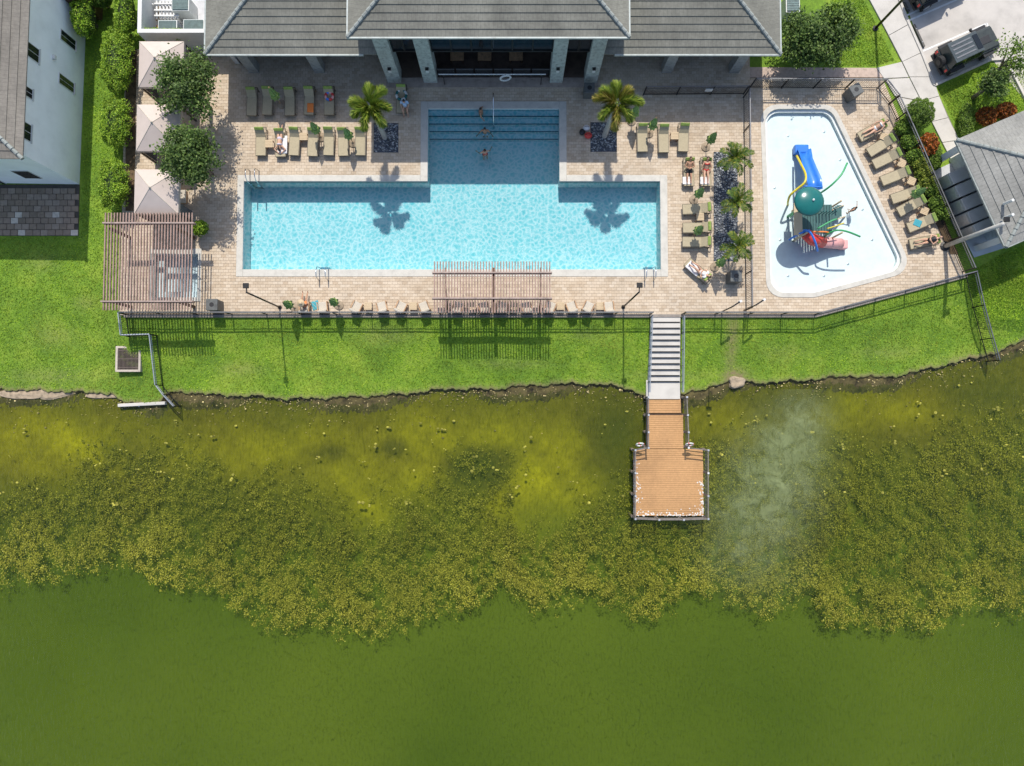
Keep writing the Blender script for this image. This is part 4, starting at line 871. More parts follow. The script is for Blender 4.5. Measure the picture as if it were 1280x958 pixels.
# ------------------------------------------------------------ stairs and dock
zst = [0-.15*i for i in range(10)]; ns = 11
st = thing('lake_stairs', (*P(831, 435)[:2], -1.3), 'pale concrete stairs going down the lawn to the dock', 'stairs')
for i in range(ns):
    v0 = 396+i*7.4; z = min(-.02-.01*i, gzf(P(830, v0, -.5).x, P(830, v0+1, -.1-.1*i).y)+.16); zn = min(-.02-.01*(i+1), gzf(P(830, v0, -.5).x, P(830, v0+8.4, -.2-.1*i).y)+.16)
    y0_ = P(830, v0, z).y; y1_ = P(830, v0+7.4, zn).y
    a, b_ = P(813.5-.35*i, v0, z), P(850.5-.05*i, v0, z); MB().bb(a.x, b_.x, y1_-.03, y0_, -1.9, z).build('tread', MT['concrete'], st, bevel=.01)
    MB().bb(a.x+.03, b_.x-.03, y1_-.035, y1_+.05, z-.02, z+.006).build('nosing', MT['bronze'], st)
zl = zn; a, b_ = P(808, 499, zl), P(850, 477, zl); ya, yb = a.y, b_.y+.1
MB().bb(a.x, b_.x, ya, yb, -1.9, zl).build('landing', MT['concrete'], st)
for s_, u0, u1 in ((-1, 812.5, 809.5), (1, 851.5, 850.5)):
    p0, p1 = P(u0, 397, 0), P(u1, 478, -1.0)
    for h in (.95, .55): MB().tube([p0+Vector((0, 0, h)), p1+Vector((0, 0, h)), p1+Vector((0, -.7, h-.05))], .03, 8).build('handrail', MT['galv'], st)
    for k in range(5): q = p0.lerp(p1, k/4); MB().tube([q-Vector((0, 0, .2)), q+Vector((0, 0, .95))], .03, 8).build('baluster', MT['bronze'], st)
dk = thing('fishing_dock', (*P(835, 600, -1)[:2], -1.5), 'orange-brown plank fishing dock with railings standing in the lake', 'dock')
zD = -.98
def planks(u0, u1, v0, v1, z0, z1, wpl=.14):
    a, b_ = P(u0, v0, z0), P(u1, v1, z1); n_ = int(abs(a.y-b_.y)/wpl); xr_ = P(u1, (v0+v1)/2, (z0+z1)/2).x; xl_ = P(u0, (v0+v1)/2, (z0+z1)/2).x
    for i in range(n_):
        t_ = (i+.5)/n_; y = a.y+(b_.y-a.y)*t_; z = z0+(z1-z0)*t_
        MB().box(((xl_+xr_)/2, y, z-.02+random.uniform(0, .004)), (xr_-xl_+random.uniform(-.02, .02), abs(a.y-b_.y)/n_-.014, .04)).build('plank', MT['plank'], dk)
planks(809, 851, 498.5, 516.5, -.97, -.90); planks(809, 854, 519, 561, zD, zD); planks(792, 879, 561.5, 645, zD, zD)
B = MB()
for u0, u1, v0, v1 in ((812, 812, 499, 560), (850, 850, 499, 560), (796, 796, 563, 643), (836, 836, 563, 643), (875, 875, 563, 643)): B.beam(P(u0, v0, zD-.16), P(u1, v1, zD-.16), .12, .2)
B.build('stringers', MT['brown_trim'], dk)
MB().beam(P(809, 518, -1.0), P(853, 518, -1.0), .06, .14).build('ramp_edge', MT['brown_trim'], dk)
wposts = [(807, 497), (807, 519), (807, 540), (807, 559), (791, 562), (791, 590), (791, 618), (791, 646), (820, 647), (850, 647), (880, 646), (880, 618), (880, 590), (880, 562), (856, 559), (856, 540), (855, 519), (854, 497)]
for u, v in wposts:
    q = P(u, v, zD); MB().tube([(q.x, q.y, -3.2), (q.x, q.y, zD-.05)], .1, 8).build('pile', MT['bark'], dk); MB().box((q.x, q.y, zD+.5), (.1, .1, 1.1)).build('rail_post', M_('weathered_post', (.17, .15, .13), .85, .3, 6) if 'weathered_post' not in bpy.data.materials else bpy.data.materials['weathered_post'], dk)
    c_ = MB().box((q.x, q.y, zD+1.07), (.12, .12, .04)).build('post_cap', MT['white'] if (u+v) % 5 == 0 else MT['galv'], dk)
for a, b_ in zip(wposts[:-1], wposts[1:]):
    p, q = P(*a, zD), P(*b_, zD)
    for h, w_ in ((1.0, .07), (.62, .035), (.3, .035)): MB().beam(p+Vector((0, 0, h)), q+Vector((0, 0, h)), w_, .045).build('rail', bpy.data.materials['weathered_post'], dk)
# droppings left by birds along the dock edges
B = MB()
for _ in range(260):
    e = random.random(); off_ = min(random.expovariate(1/.16), .8)
    if e < .42: p = P(792, random.uniform(575, 644), zD); x, y = p.x+off_, p.y
    elif e < .75: p = P(random.uniform(792, 879), 645, zD); x, y = p.x, p.y+off_*.8
    else: p = P(879, random.uniform(600, 644), zD); x, y = p.x-off_*.7, p.y
    s_ = random.uniform(.015, .06); B.lathe((x, y, zD+.003), [(s_, 0), (s_*.7, .006)], 6)
tag(B.build('droppings', M_('dropping', (.66, .64, .60), .95), dk), kind='stuff')
for u, v, lb in ((800, 556, 'white life ring hung on the dock rail corner toward the pergola'), (862, 556, 'white life ring hung on the dock rail corner toward the wading pool')):
    q = P(u, v, zD+.95); th = thing('life_ring', q, lb, 'life ring', 'life rings on the dock'); pts = [q+Vector((.24*math.cos(t_), .1*math.sin(t_), .24*math.sin(t_)-.02)) for t_ in np.linspace(0, 2*math.pi, 17)]; MB().tube(pts, .05, 8, False).build('ring', MT['white'], th, True)
    for k in range(4): t_ = k*math.pi/2+.4; MB().ball(q+Vector((.24*math.cos(t_), .1*math.sin(t_), .24*math.sin(t_)-.02)), .06, 8, 5).build('band', MT['red'], th)
# headwall and drain on the left lawn
q = P(176, 505, -1.15); th = thing('headwall', (q.x, q.y, -1.9), 'low pale concrete headwall at the water edge', 'headwall'); a, b_ = P(147, 507, -1.15), P(206, 504, -1.15); MB().beam(a-Vector((0, 0, .3)), b_-Vector((0, 0, .3)), .22, .62).build('wall_block', MT['concrete'], th, bevel=.03); MB().tube([P(176, 504, -1.6), P(176, 509, -1.6)], .2, 12).build('outfall_pipe', MT['galv'], th)
q = P(161, 449, -.62); th = thing('storm_drain', (q.x, q.y, -.9), 'square storm drain with dark grate in a concrete frame', 'drain'); a, b_ = P(145, 465, -.6), P(177, 433, -.6)
fr_ = MB(); t_ = .14; fr_.bb(a.x, b_.x, a.y, a.y+t_, -1.1, -.5); fr_.bb(a.x, b_.x, b_.y-t_, b_.y, -1.1, -.5); fr_.bb(a.x, a.x+t_, a.y+t_, b_.y-t_, -1.1, -.5); fr_.bb(b_.x-t_, b_.x, a.y+t_, b_.y-t_, -1.1, -.5); fr_.build('frame', M_('drain_concrete', (.46, .40, .33), .9, .15, 4), th)
MB().bb(a.x+t_, b_.x-t_, a.y+t_, b_.y-t_, -1.1, -.75).build('sump', MT['black'], th)
nb = 16
for i in range(nb): x = a.x+t_+(b_.x-a.x-2*t_)*(i+.5)/nb; MB().bb(x-.022, x+.022, a.y+t_, b_.y-t_, -.58, -.53).build('grate_bar', M_('grate', (.10, .075, .06), .7) if 'grate' not in bpy.data.materials else bpy.data.materials['grate'], th)
for f_ in (.1, .5, .9): y = a.y+t_+(b_.y-a.y-2*t_)*f_; MB().bb(a.x+t_, b_.x-t_, y-.03, y+.03, -.565, -.515).build('cross_bar', bpy.data.materials['grate'], th)
# sign by the bank, boulder at the washout
q = P(887, 484, -1.15); th = thing('bank_sign', (q.x, q.y, -1.2), 'small dark sign post on the bank right of the dock', 'sign'); MB().tube([(q.x, q.y, -1.4), (q.x, q.y, .5)], .03, 8).build('post', MT['bronze'], th); MB().box((q.x, q.y+.03, .35), (.4, .03, .3)).build('sign_board', MT['black'], th)
def boulder(u, v, z, s_, lb):
    q = P(u, v, z); bm = bmesh.new(); bmesh.ops.create_icosphere(bm, subdivisions=3, radius=1)
    for v_ in bm.verts:
        d = 1+.16*math.sin(v_.co.x*4+u)+.14*math.sin(v_.co.y*5+v)+.1*math.sin(v_.co.z*7+u); v_.co = Vector((v_.co.x*s_*(1.3 if u > 500 else 2.4)*d, v_.co.y*s_*(1 if u > 500 else .75)*d, v_.co.z*s_*(.5 if u > 500 else .16)*d))+q
    me = bpy.data.meshes.new('boulder'); bm.to_mesh(me); bm.free(); o = link('boulder', me, M_('boulder_%d' % u, (.36, .28, .19), .95, .3, 3, .02)); tag(o, lb, 'boulder', 'boulders on the bank')
boulder(921, 477, -1.3, .42, 'tan boulder at the washed-out gap in the bank'); boulder(30, 492, -1.38, .6, 'pale flat boulder on the bank next to the longer pale ledge'); boulder(130, 493, -1.38, .45, 'pale flat boulder on the bank beside the headwall'); boulder(66, 491, -1.38, .55, 'long pale ledge boulder between two flatter bank boulders')
# ------------------------------------------------------------ life ring stand in front of the clubhouse
q = P(632, 106); th = thing('rescue_stand', q, 'rescue pole rack with a long white pole before the clubhouse doors', 'rescue stand')
for u in (556, 676): p = P(u, 106); MB().tube([p, p+Vector((0, 0, 1.45))], .03, 8).build('post', MT['bronze'], th)
MB().tube([P(551, 106)+Vector((0, 0, 1.45)), P(681, 106)+Vector((0, 0, 1.45))], .04, 8).build('rescue_pole', MT['white'], th)
th = thing('life_ring', q+Vector((0, -.05, .7)), 'white life ring hung on the rescue pole rack', 'life ring'); MB().bb(q.x-.02, q.x+.02, q.y-.05, q.y+.03, 1.3, 1.47).build('hook', MT['bronze'], th); MB().tube([q+Vector((.33*math.cos(t_), .05*math.cos(t_)+-.05, .33*math.sin(t_)+1.05)) for t_ in np.linspace(0, 2*math.pi, 19)], .07, 8, False).build('ring', MT['white'], th, True)
# ------------------------------------------------------------ bins and planters
def bin_(u, v, lb, s_=.36, h=1.0, m_='bin', rz=0):
    q = P(u, v); th = thing('litter_bin', q, lb, 'bin', 'litter bins', rz)
    B = MB(); B.box((0, 0, h/2), (s_*2, s_*2, h)); B.build('bin_body', MT[m_], th, local=True, bevel=.04); MB().box((0, 0, h+.03), (s_*2.1, s_*2.1, .08)).build('lid', MT['bin'], th, local=True, bevel=.03); MB().lathe((0, 0, h+.06), [(.15, 0), (.15, .015)], 14).build('opening', MT['black'], th, local=True)
bin_(273, 384, 'grey litter bin at the deck edge next to the spa pergola'); bin_(914, 349, 'dark litter bin at the end of the long pebble bed'); bin_(1061, 121, 'dark litter bin inside the fence at the wading pool head', rz=.5); bin_(735, 118, 'tall square planter bin by the right-hand stone columns', .33, .9)
# ------------------------------------------------------------ pool furniture
LG = 'tan sling sun loungers'
def make_lounger():
    r = thing('sun_lounger', (0, 0, 0), 'tan lounger', 'sun lounger', LG); hw = .33
    fr_ = MB()
    for s_ in (-1, 1): fr_.beam((s_*hw, -.95, .33), (s_*hw, .95, .33), .05, .06)
    for y in (-.95, .3, .95): fr_.beam((-hw, y, .33), (hw, y, .33), .05, .05)
    fr_.build('frame', M_('lounger_frame', (.14, .115, .075), .5), r, local=True)
    for sx in (-1, 1):
        for sy in (-.8, .8): MB().beam((sx*hw, sy, 0), (sx*hw, sy, .33), .05, .05).build('leg', bpy.data.materials['lounger_frame'], r, local=True)
    MB().box((0, -.33, .372), (.62, 1.24, .03)).build('seat_sling', MT['sling'], r, local=True)
    bk = MB().box((0, .30+.30*math.cos(R(42)), .38+.33*math.sin(R(42))), (.62, .70, .03), rx=R(42)).build('backrest', MT['sling'], r, local=True)
    MB().box((0, .30+.53*math.cos(R(42)), .38+.56*math.sin(R(42))+.04), (.60, .20, .08), rx=R(42)).build('head_pillow', MT['green'], bk, local=True, bevel=.03)
    pr_ = MB()
    for s_ in (-1, 1): pr_.beam((s_*.28, .85, .34), (s_*.28, .68, .70), .03, .03)
    pr_.build('back_prop', bpy.data.materials['lounger_frame'], r, local=True); return r
LGP = make_lounger(); lu = [False]
def lounger(u, v, rz, lb):
    return place(LGP, lu, P(u, v)+Vector((random.uniform(-.03, .03), random.uniform(-.06, .06), 0)), rz+random.uniform(-.05, .05), lb, LG)
# pixel centres of the lounger footprints
shade = [315.5, 335, 362.5, 387, 412]
for i, u in enumerate(shade): lounger(u+1.5, 129, 0, 'tan lounger in the shaded row, %s from the side by the round trees' % ORD[i])
lounger(464, 129, 0, 'tan lounger in the shaded row, behind the tall palm crown'); lounger(502.5, 127, 0, 'tan lounger beside the pool steps, holding a swim ring')
sunny = [328, 353, 370, 393, 413, 430, 452]
for i, u in enumerate(sunny): lounger(u, 180, 0, 'tan lounger in the sunny row, %s from the side by the round trees' % ORD[i])
for u, lb in ((802, 'tan lounger in the short sunny row, beside the palm with drying fronds'), (828, 'tan lounger in the short sunny row, between two others'), (853, 'tan lounger in the short sunny row, farthest from the palm')): lounger(u, 175, 0, lb)
lounger(859, 217, 0, 'tan lounger under a sitting person with white towel, away from the pebble bed'); lounger(880, 217, 0, 'tan lounger under a sitting person with white towel, beside the pebble bed')
for i, v in enumerate((264, 287.5, 303.5)): lounger(869.5, v, -R(90), 'tan lounger lying crosswise by the long pebble bed, %s from the dock stairs' % ORD[2-i])
lounger(871, 340, R(-132), 'tan lounger turned askew with a white towel, next to the litter bin')
heads = [(1107, 153), (1116, 172), (1124, 190), (1135, 213), (1149, 237), (1156, 248), (1170, 271), (1174, 298)]; feet = [(1075, 172), (1088, 190), (1095, 205), (1105, 226), (1117, 249), (1124, 265), (1136, 285), (1139, 306)]
for i, (a, b_) in enumerate(zip(heads, feet)):
    h_, f_ = P(*a, .75), P(*b_, .2); d = h_-f_; c_ = (h_+f_)/2; lounger(0, 0, 0, 'tan angled lounger by the wading pool, %s from the walkway gate end' % ORD[i]).location = (c_.x, c_.y, 0)
    o = [x_ for x_ in COL.objects if x_.name.startswith('sun_lounger')][-1]; o.rotation_euler.z = math.atan2(d.y, d.x)-math.pi/2
# side tables
TG = 'small teak side tables'
def make_table():
    r = thing('side_table', (0, 0, 0), 't', 'side table', TG)
    for i in range(5): MB().box((0, -.2+.1*i, .44), (.5, .088, .03)).build('slat', MT['tan'], r, local=True)
    for sx in (-1, 1):
        for sy in (-1, 1): MB().box((sx*.21, sy*.21, .212), (.05, .05, .425)).build('leg', MT['wood'], r, local=True)
    return r
TBP = make_table(); tu = [False]
for u, v, rz, lb in ((339, 183, 0, 'teak side table next to the prone sunbather'), (381.5, 174, 0, 'teak side table in the sunny row, two loungers past the prone sunbather'), (841.5, 173, 0, 'teak side table in the short sunny row past the palm'), (873, 273.5, 0, 'teak side table between the crosswise loungers'),
    (461.5, 384, 0, 'teak side table between lakeside chairs, next to a lone umbrella'), (517.5, 384, 0, 'teak side table between lakeside chairs, beside the slatted pergola toward the cabanas'), (700, 384, 0, 'teak side table between lakeside chairs, beside the slatted pergola toward the dock'), (749, 384, 0, 'teak side table between lakeside chairs, next to the lamp post by the stairs'),
    (1101, 174, -.4, 'teak side table by the angled lounger with a sunbather at the gate end'), (1123, 207, -.4, 'teak side table between the third and fourth angled loungers'), (1135, 229, -.4, 'teak side table beside the fourth angled lounger'), (1151, 266, -.4, 'teak side table beside the angled lounger with a blue towel'), (590, 384, .2, 'teak side table beneath the slatted lakeside pergola, toward the spa'), (642, 384, -.2, 'teak side table beneath the slatted lakeside pergola, toward the dock')):
    place(TBP, tu, P(u, v), rz, lb, TG)
# lakeside chairs
CG = 'cushioned chairs along the lake fence'
def make_chair():
    r = thing('lounge_chair', (0, 0, 0), 'c', 'chair', CG)
    MB().box((0, .03, .36), (.56, .60, .13)).build('seat_cushion', MT['cushion'], r, local=True, bevel=.03); MB().box((0, -.30, .62), (.56, .13, .48), rx=R(14)).build('back_cushion', MT['cushion'], r, local=True, bevel=.03)
    MB().box((0, 0, .26), (.64, .68, .05)).build('seat_frame', MT['wood'], r, local=True)
    for s_ in (-1, 1):
        MB().box((s_*.315, 0, .55), (.06, .66, .035)).build('armrest', MT['wood'], r, local=True)
        for y in (-.30, .30): MB().box((s_*.315, y, .27), (.05, .05, .535)).build('leg', MT['wood'], r, local=True)
    return r
CHP = make_chair(); cu = [False]
for u, rz, lb in ((383, 0, 'cushioned chair holding the seated sunbather with legs out'), (405.5, .12, 'cushioned chair between the seated sunbather and a closed umbrella'), (447.5, -.45, 'cushioned chair turned aslant, past the second closed umbrella'), (479, .25, 'cushioned chair standing alone between two tables'), (502.5, -.45, 'cushioned chair aslant on the far side of the table by the pergola'), (531, .4, 'cushioned chair touching the pergola edge on its spa side'),
    (687.5, -.4, 'cushioned chair touching the pergola edge on its dock side'), (714, .35, 'cushioned chair just past the first table dockward of the pergola'), (734.5, -.45, 'cushioned chair aslant, second dockward of the pergola table'), (760, .12, 'cushioned chair last in line before the lamp post by the stairs'), (573, -.3, 'cushioned chair under the slatted pergola near its spa-side arm'), (605, .3, 'cushioned chair under the slatted pergola just before its middle arm'), (628, -.3, 'cushioned chair under the slatted pergola just past its middle arm'), (658, .3, 'cushioned chair under the slatted pergola near its dock-side arm')):
    place(CHP, cu, P(u, 385), rz, lb, CG)
# closed umbrellas
UG = 'closed green umbrellas'
def make_umb():
    r = thing('closed_umbrella', (0, 0, 0), 'u', 'umbrella', UG)
    MB().lathe((0, 0, 0), [(.30, 0), (.30, .07), (.12, .12), (.05, .2)], 18).build('base', M_('umbrella_base', (.30, .235, .16), .8), r, local=True); MB().tube([(0, 0, .1), (0, 0, 2.5)], .024, 8).build('pole', MT['wood'], r, local=True)
    B = MB(); nz = 9; k = 24
    for i in range(nz):
        t_ = i/(nz-1); z = 1.15+1.3*t_; rr = (.25*(1-t_)**.8+.03)*(1 if i else .9)*(0.78 if i == 3 else 1)
        for j in range(k): a_ = 2*math.pi*j/k; q = rr*(1+.28*(1 if j % 3 == 0 else -.4)); B.v.append((q*math.cos(a_), q*math.sin(a_), z))
    for i in range(nz-1):
        for j in range(k): B.f.append((i*k+j, i*k+(j+1) % k, (i+1)*k+(j+1) % k, (i+1)*k+j))
    B.build('canopy', MT['umb'], r, local=True); MB().lathe((0, 0, 1.52), [(.24, 0), (.24, .05)], 14).build('tie_strap', MT['green'], r, local=True); MB().lathe((0, 0, 2.45), [(.04, 0), (.05, .05), (.01, .12)], 8).build('finial', MT['wood'], r, local=True); return r
UMP = make_umb(); uu = [False]
for u, v, lb in ((352, 131, 'closed green umbrella in the shaded lounger row'), (401.5, 172, 'closed green umbrella in the sunny row near its middle'), (441.5, 179, 'closed green umbrella in the sunny row next to the pebble bed palm'), (811, 167, 'closed green umbrella in the short sunny lounger row'), (882, 184, 'closed green umbrella standing alone before the seated pair'), (867, 250, 'closed green umbrella behind the seated pair, by the first crosswise lounger'),
    (866, 295, 'closed green umbrella between the two adjoining crosswise loungers'), (893, 334, 'closed green umbrella beside the litter bin at the pebble bed end'), (369, 385, 'closed green umbrella by the lake fence, next to the lamp post'), (424, 382, 'closed green umbrella by the lake fence, past the seated sunbather'), (1131, 250, 'closed green umbrella among the angled loungers, between the fifth and sixth'), (789, 152, 'closed green umbrella behind the short sunny row at the palm')):
    place(UMP, uu, P(u, v), random.uniform(0, 3), lb, UG)
# ------------------------------------------------------------ vegetation
def crown_pts(c, r, n_, clumps, surf=.7, cl=.26, top=True):
    c = np.array(c); r = np.array(r); d = rng.normal(size=(clumps, 3)); d /= np.linalg.norm(d, axis=1)[:, None]
    if top: d[:, 2] = np.abs(d[:, 2])*rng.choice([1, 1, 1, -.5], clumps)
    rad = surf+(1-surf)*rng.random(clumps)*rng.choice([-1.5, 1], clumps); K = c+d*r*rad[:, None]*(1+.10*np.sin(d[:, 0:1]*5+d[:, 1:2]*7+c[0])+.05*rng.normal(size=(clumps, 1)))
    i = rng.integers(0, clumps, n_); return K[i]+rng.normal(size=(n_, 3))*cl*np.mean(r)*.55
def foliage(name, C, size, mat, parent, asp=.55, up=.35):
    V, F = quads(C, rng.uniform(.65, 1.35, len(C))*size, asp, up); return npmesh(name, V, F, mat, parent)
def tree(u, v, z, r, lb, mat='treeleaf', n_=9000, h=None, rz=None, leaf=.17, trunk=None, grp='broadleaf trees', clumps=110):
    """(u, v): middle of the crown in the photo, z its height above ground"""
    c = P(u, v, z); rz = rz or r*.8; g0 = 0 if trunk is None else trunk; base = Vector((c.x, c.y, g0)); th = thing('broadleaf_tree', base, lb, 'tree', grp)
    foliage('crown', crown_pts(c, (r, r, rz), n_, clumps), leaf, MT[mat], th)
    B = MB(); B.tube([base-Vector((0, 0, .2)), base+Vector((.03, .02, (z-g0)*.4)), c-Vector((0, 0, rz*.3))], [.16, .12, .08], 9)
    for k in range(6):
        a_ = k*1.05+random.random()*.4; e = c+Vector((math.cos(a_)*r*.7, math.sin(a_)*r*.7, rz*random.uniform(-.1, .45))); s_ = base+Vector((.03, .02, (z-g0)*.45)); B.tube([s_, s_.lerp(e, .5)+Vector((0, 0, .1)), e], [.07, .05, .02], 6)
    B.build('trunk', MT['bark'], th, True)
tree(233, 106, 3.5, 1.88, 'dark green round tree overlapping the cabana by the equipment yard'); tree(236, 196, 3.4, 1.75, 'dark green round tree beside the middle cabana')
tree(1002, 50, 2.0, 1.6, 'dense dark tree at the clubhouse corner', trunk=-.12, n_=9000); tree(1035, 48, 1.9, 1.6, 'dense dark tree beside the lawn and street lamp', trunk=-.12, n_=9000); tree(1050, 22, 2.2, 1.0, 'smaller yellow-green round tree next to the dense dark trees', 'hedge_dark', 2200, trunk=-.12)
tree(1270, 72, 2.6, 1.45, 'loose sunlit tree at the parking lot corner', 'hedge_dark', 1300, leaf=.16, trunk=-.12, clumps=40); tree(1243, 104, 2.0, .95, 'small dark tree on the island lawn next to the parked off-roader', n_=2300, trunk=-.12)
def shrub(u, v, z, rx, ry, rz, lb, mat='hedge', n_=2500, leaf=.11, g0=-.12, name='shrub', cat='shrub', grp=None, sq=1.0):
    c = P(u, v, z); th = thing(name, (c.x, c.y, g0), lb, cat, grp); n2 = n_
    d = rng.normal(size=(n2, 3)); d /= np.linalg.norm(d, axis=1)[:, None]; d = np.sign(d)*np.abs(d)**sq; d[:, 2] = np.where(d[:, 2] < -.2, -d[:, 2], d[:, 2])
    C = np.array(c)+d*np.array((rx, ry, rz))*(.86+.16*rng.random((n2, 1))+.10*np.sin(d[:, 0:1]*9+u)*np.sin(d[:, 1:2]*11+v)+.07*np.sin(d[:, 1:2]*5+v)*np.sin(d[:, 0:1]*4+d[:, 2:3]*6)); foliage('foliage', C, leaf, MT[mat], th, .55, .3)
    B = MB()
    for k in range(5): a_ = k*1.26; B.tube([(c.x+.05*math.cos(a_), c.y+.05*math.sin(a_), g0-.05), (c.x+rx*.45*math.cos(a_), c.y+ry*.45*math.sin(a_), c.z+rz*.3)], [.035, .015], 5)
    B.build('stems', MT['bark'], th)
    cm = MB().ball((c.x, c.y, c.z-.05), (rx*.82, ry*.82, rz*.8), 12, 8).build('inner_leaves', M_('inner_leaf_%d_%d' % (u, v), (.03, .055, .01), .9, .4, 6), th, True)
HG = 'clipped shrubs along the house lawn'
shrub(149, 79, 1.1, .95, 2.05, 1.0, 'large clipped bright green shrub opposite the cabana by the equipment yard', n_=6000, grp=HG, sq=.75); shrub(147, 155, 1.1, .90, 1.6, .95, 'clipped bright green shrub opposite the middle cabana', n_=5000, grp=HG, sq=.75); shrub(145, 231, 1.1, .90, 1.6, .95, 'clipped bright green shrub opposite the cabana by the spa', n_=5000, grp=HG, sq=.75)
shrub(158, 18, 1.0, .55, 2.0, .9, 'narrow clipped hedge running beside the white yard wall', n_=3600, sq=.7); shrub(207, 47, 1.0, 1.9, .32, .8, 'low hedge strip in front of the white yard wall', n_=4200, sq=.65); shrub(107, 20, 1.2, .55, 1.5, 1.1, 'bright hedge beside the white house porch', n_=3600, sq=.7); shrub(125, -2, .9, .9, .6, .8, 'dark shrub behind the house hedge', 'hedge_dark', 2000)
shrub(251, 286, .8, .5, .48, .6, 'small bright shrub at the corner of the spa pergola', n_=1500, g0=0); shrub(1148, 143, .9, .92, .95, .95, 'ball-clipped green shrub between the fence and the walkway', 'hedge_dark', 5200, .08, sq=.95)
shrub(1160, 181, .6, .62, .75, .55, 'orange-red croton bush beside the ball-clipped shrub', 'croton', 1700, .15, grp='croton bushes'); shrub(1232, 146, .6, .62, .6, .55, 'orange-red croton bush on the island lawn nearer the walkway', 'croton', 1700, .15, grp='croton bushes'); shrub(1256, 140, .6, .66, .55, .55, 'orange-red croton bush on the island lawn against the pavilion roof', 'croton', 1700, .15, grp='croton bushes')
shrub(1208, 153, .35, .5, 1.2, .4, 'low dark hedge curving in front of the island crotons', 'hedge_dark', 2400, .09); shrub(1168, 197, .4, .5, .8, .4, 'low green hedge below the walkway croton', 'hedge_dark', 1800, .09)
bedp = [(1128, 160), (1135, 178), (1142, 196), (1148, 205), (1153, 216), (1158, 228), (1163, 238), (1170, 254), (1176, 266)]
for i, (u, v) in enumerate(bedp): shrub(u, v, .45, .55, .5, .45, 'ornamental bush in the fence bed behind the angled loungers, %s from the gate end' % ORD[i], 'ornament' if i in (3, 4, 5) else 'hedge_dark', 900, .12, 0, 'ornamental_bush', 'bush', 'ornamental bushes in the fence bed')
# lawn pieces and beds behind
MB().prism(px([(1124, 146), (1150, 200), (1198, 318), (1188, 318), (1163, 265), (1145, 225), (1120, 165)], .02), -.1, .02).build('fence_bed_soil', MT['soil']); tag(bpy.data.objects['fence_bed_soil'], kind='structure')
# palms
def palm(u, v, h, lb, n_fr, L_, mat, fox=True, lean=(0, 0), rb=.17, dry=(), name='palm_tree', g0=0, seed=1, up0=.9):
    rs = np.random.default_rng(seed); b_ = P(u, v, g0); th = thing(name, b_, lb, 'palm', 'palms by the pool')
    top = b_+Vector((lean[0], lean[1], h)); B = MB(); pts = [b_.lerp(top, t_)+Vector((0, .05*math.sin(t_*3), 0)) for t_ in np.linspace(0, 1, 9)]
    B.tube([b_-Vector((0, 0, .1))]+pts, [rb*1.25]+[rb*(1.1-.45*t_)*(1+.04*(i % 2)) for i, t_ in enumerate(np.linspace(0, 1, 9))], 12).build('trunk', MT['palmbark'], th, True)
    MB().tube([top-Vector((0, 0, .1)), top+Vector((0, 0, .55))], [rb*.6, rb*.3], 10).build('crownshaft', M_('crownshaft_%d' % u, (.14, .24, .08), .5), th, True)
    c = top+Vector((0, 0, .45))
    for k in range(n_fr):
        a_ = 2*math.pi*k/n_fr+rs.uniform(-.2, .2); ln = L_*rs.uniform(.85, 1.1); up_ = up0*rs.uniform(.6, 1.2) if k % 4 else up0*1.5; ns_ = 12
        d = Vector((math.cos(a_), math.sin(a_), 0)); cur = []; p = Vector(c); el_ = up_; st_ = ln/ns_
        for i in range(ns_+1):
            cur.append(Vector(p)); p = p+(d*math.cos(el_)+Vector((0, 0, math.sin(el_))))*st_; el_ -= (2.0 if fox else 1.9)/ns_
        m_ = MT['frond_dry'] if k in dry else MT[mat]
        fr_ = MB().tube(cur, [.028*(1-.8*i/ns_) for i in range(ns_+1)], 5).build('frond', m_, th)
        nl = 620 if fox else 150; C, Fv = [], []
        for j in range(nl):
            t_ = rs.uniform(.12, 1); f_ = t_*ns_; i = min(int(f_), ns_-1); q = cur[i].lerp(cur[i+1], f_-i); tg = (cur[i+1]-cur[i]).normalized(); sd_ = tg.cross(Vector((0, 0, 1))).normalized(); up2 = sd_.cross(tg)
            if fox: an = rs.uniform(0, 2*math.pi); o_ = sd_*math.cos(an)+up2*math.sin(an)*.75
            else: sg_ = -1 if j % 2 else 1; o_ = sd_*sg_+up2*rs.uniform(-.15, .35)
            ll = (.66 if fox else .48)*math.sin(math.pi*min(1, .15+.8*t_))**.6*rs.uniform(.7, 1.1)*(L_/1.75)
            tip = q+(o_*.85+tg*.75).normalized()*ll-Vector((0, 0, .10*ll)); wd_2 = tg.cross(o_).normalized()*.028 if fox else tg*.028
            k0 = len(C); mid_ = q.lerp(tip, .45); C += [q, mid_+wd_2, tip, mid_-wd_2]; Fv.append((k0, k0+1, k0+2, k0+3))
        npmesh('leaflets', np.array([tuple(x_) for x_ in C]), np.array(Fv), m_, fr_)
palm(481, 172, 4.3, 'tall bright green palm with bushy fronds beside the shaded loungers', 7, 1.6, 'frond', True, seed=3, up0=.75); palm(755.5, 170, 4.5, 'tall palm with yellowing dry fronds right of the pool steps', 8, 1.6, 'frond', True, (.1, 0), dry=(1, 4, 6), seed=8, up0=.75)
palm(907, 211, 1.5, 'small arching palm at the clubhouse end of the long pebble bed', 11, 1.35, 'frond_small', False, rb=.09, seed=5, up0=1.0); palm(909, 264, 1.5, 'small arching palm in the middle of the long pebble bed', 10, 1.3, 'frond_small', False, rb=.09, seed=6, up0=1.0); palm(910, 317, 1.5, 'small arching palm at the lake end of the long pebble bed', 10, 1.35, 'frond_small', False, rb=.09, seed=9, up0=1.0)
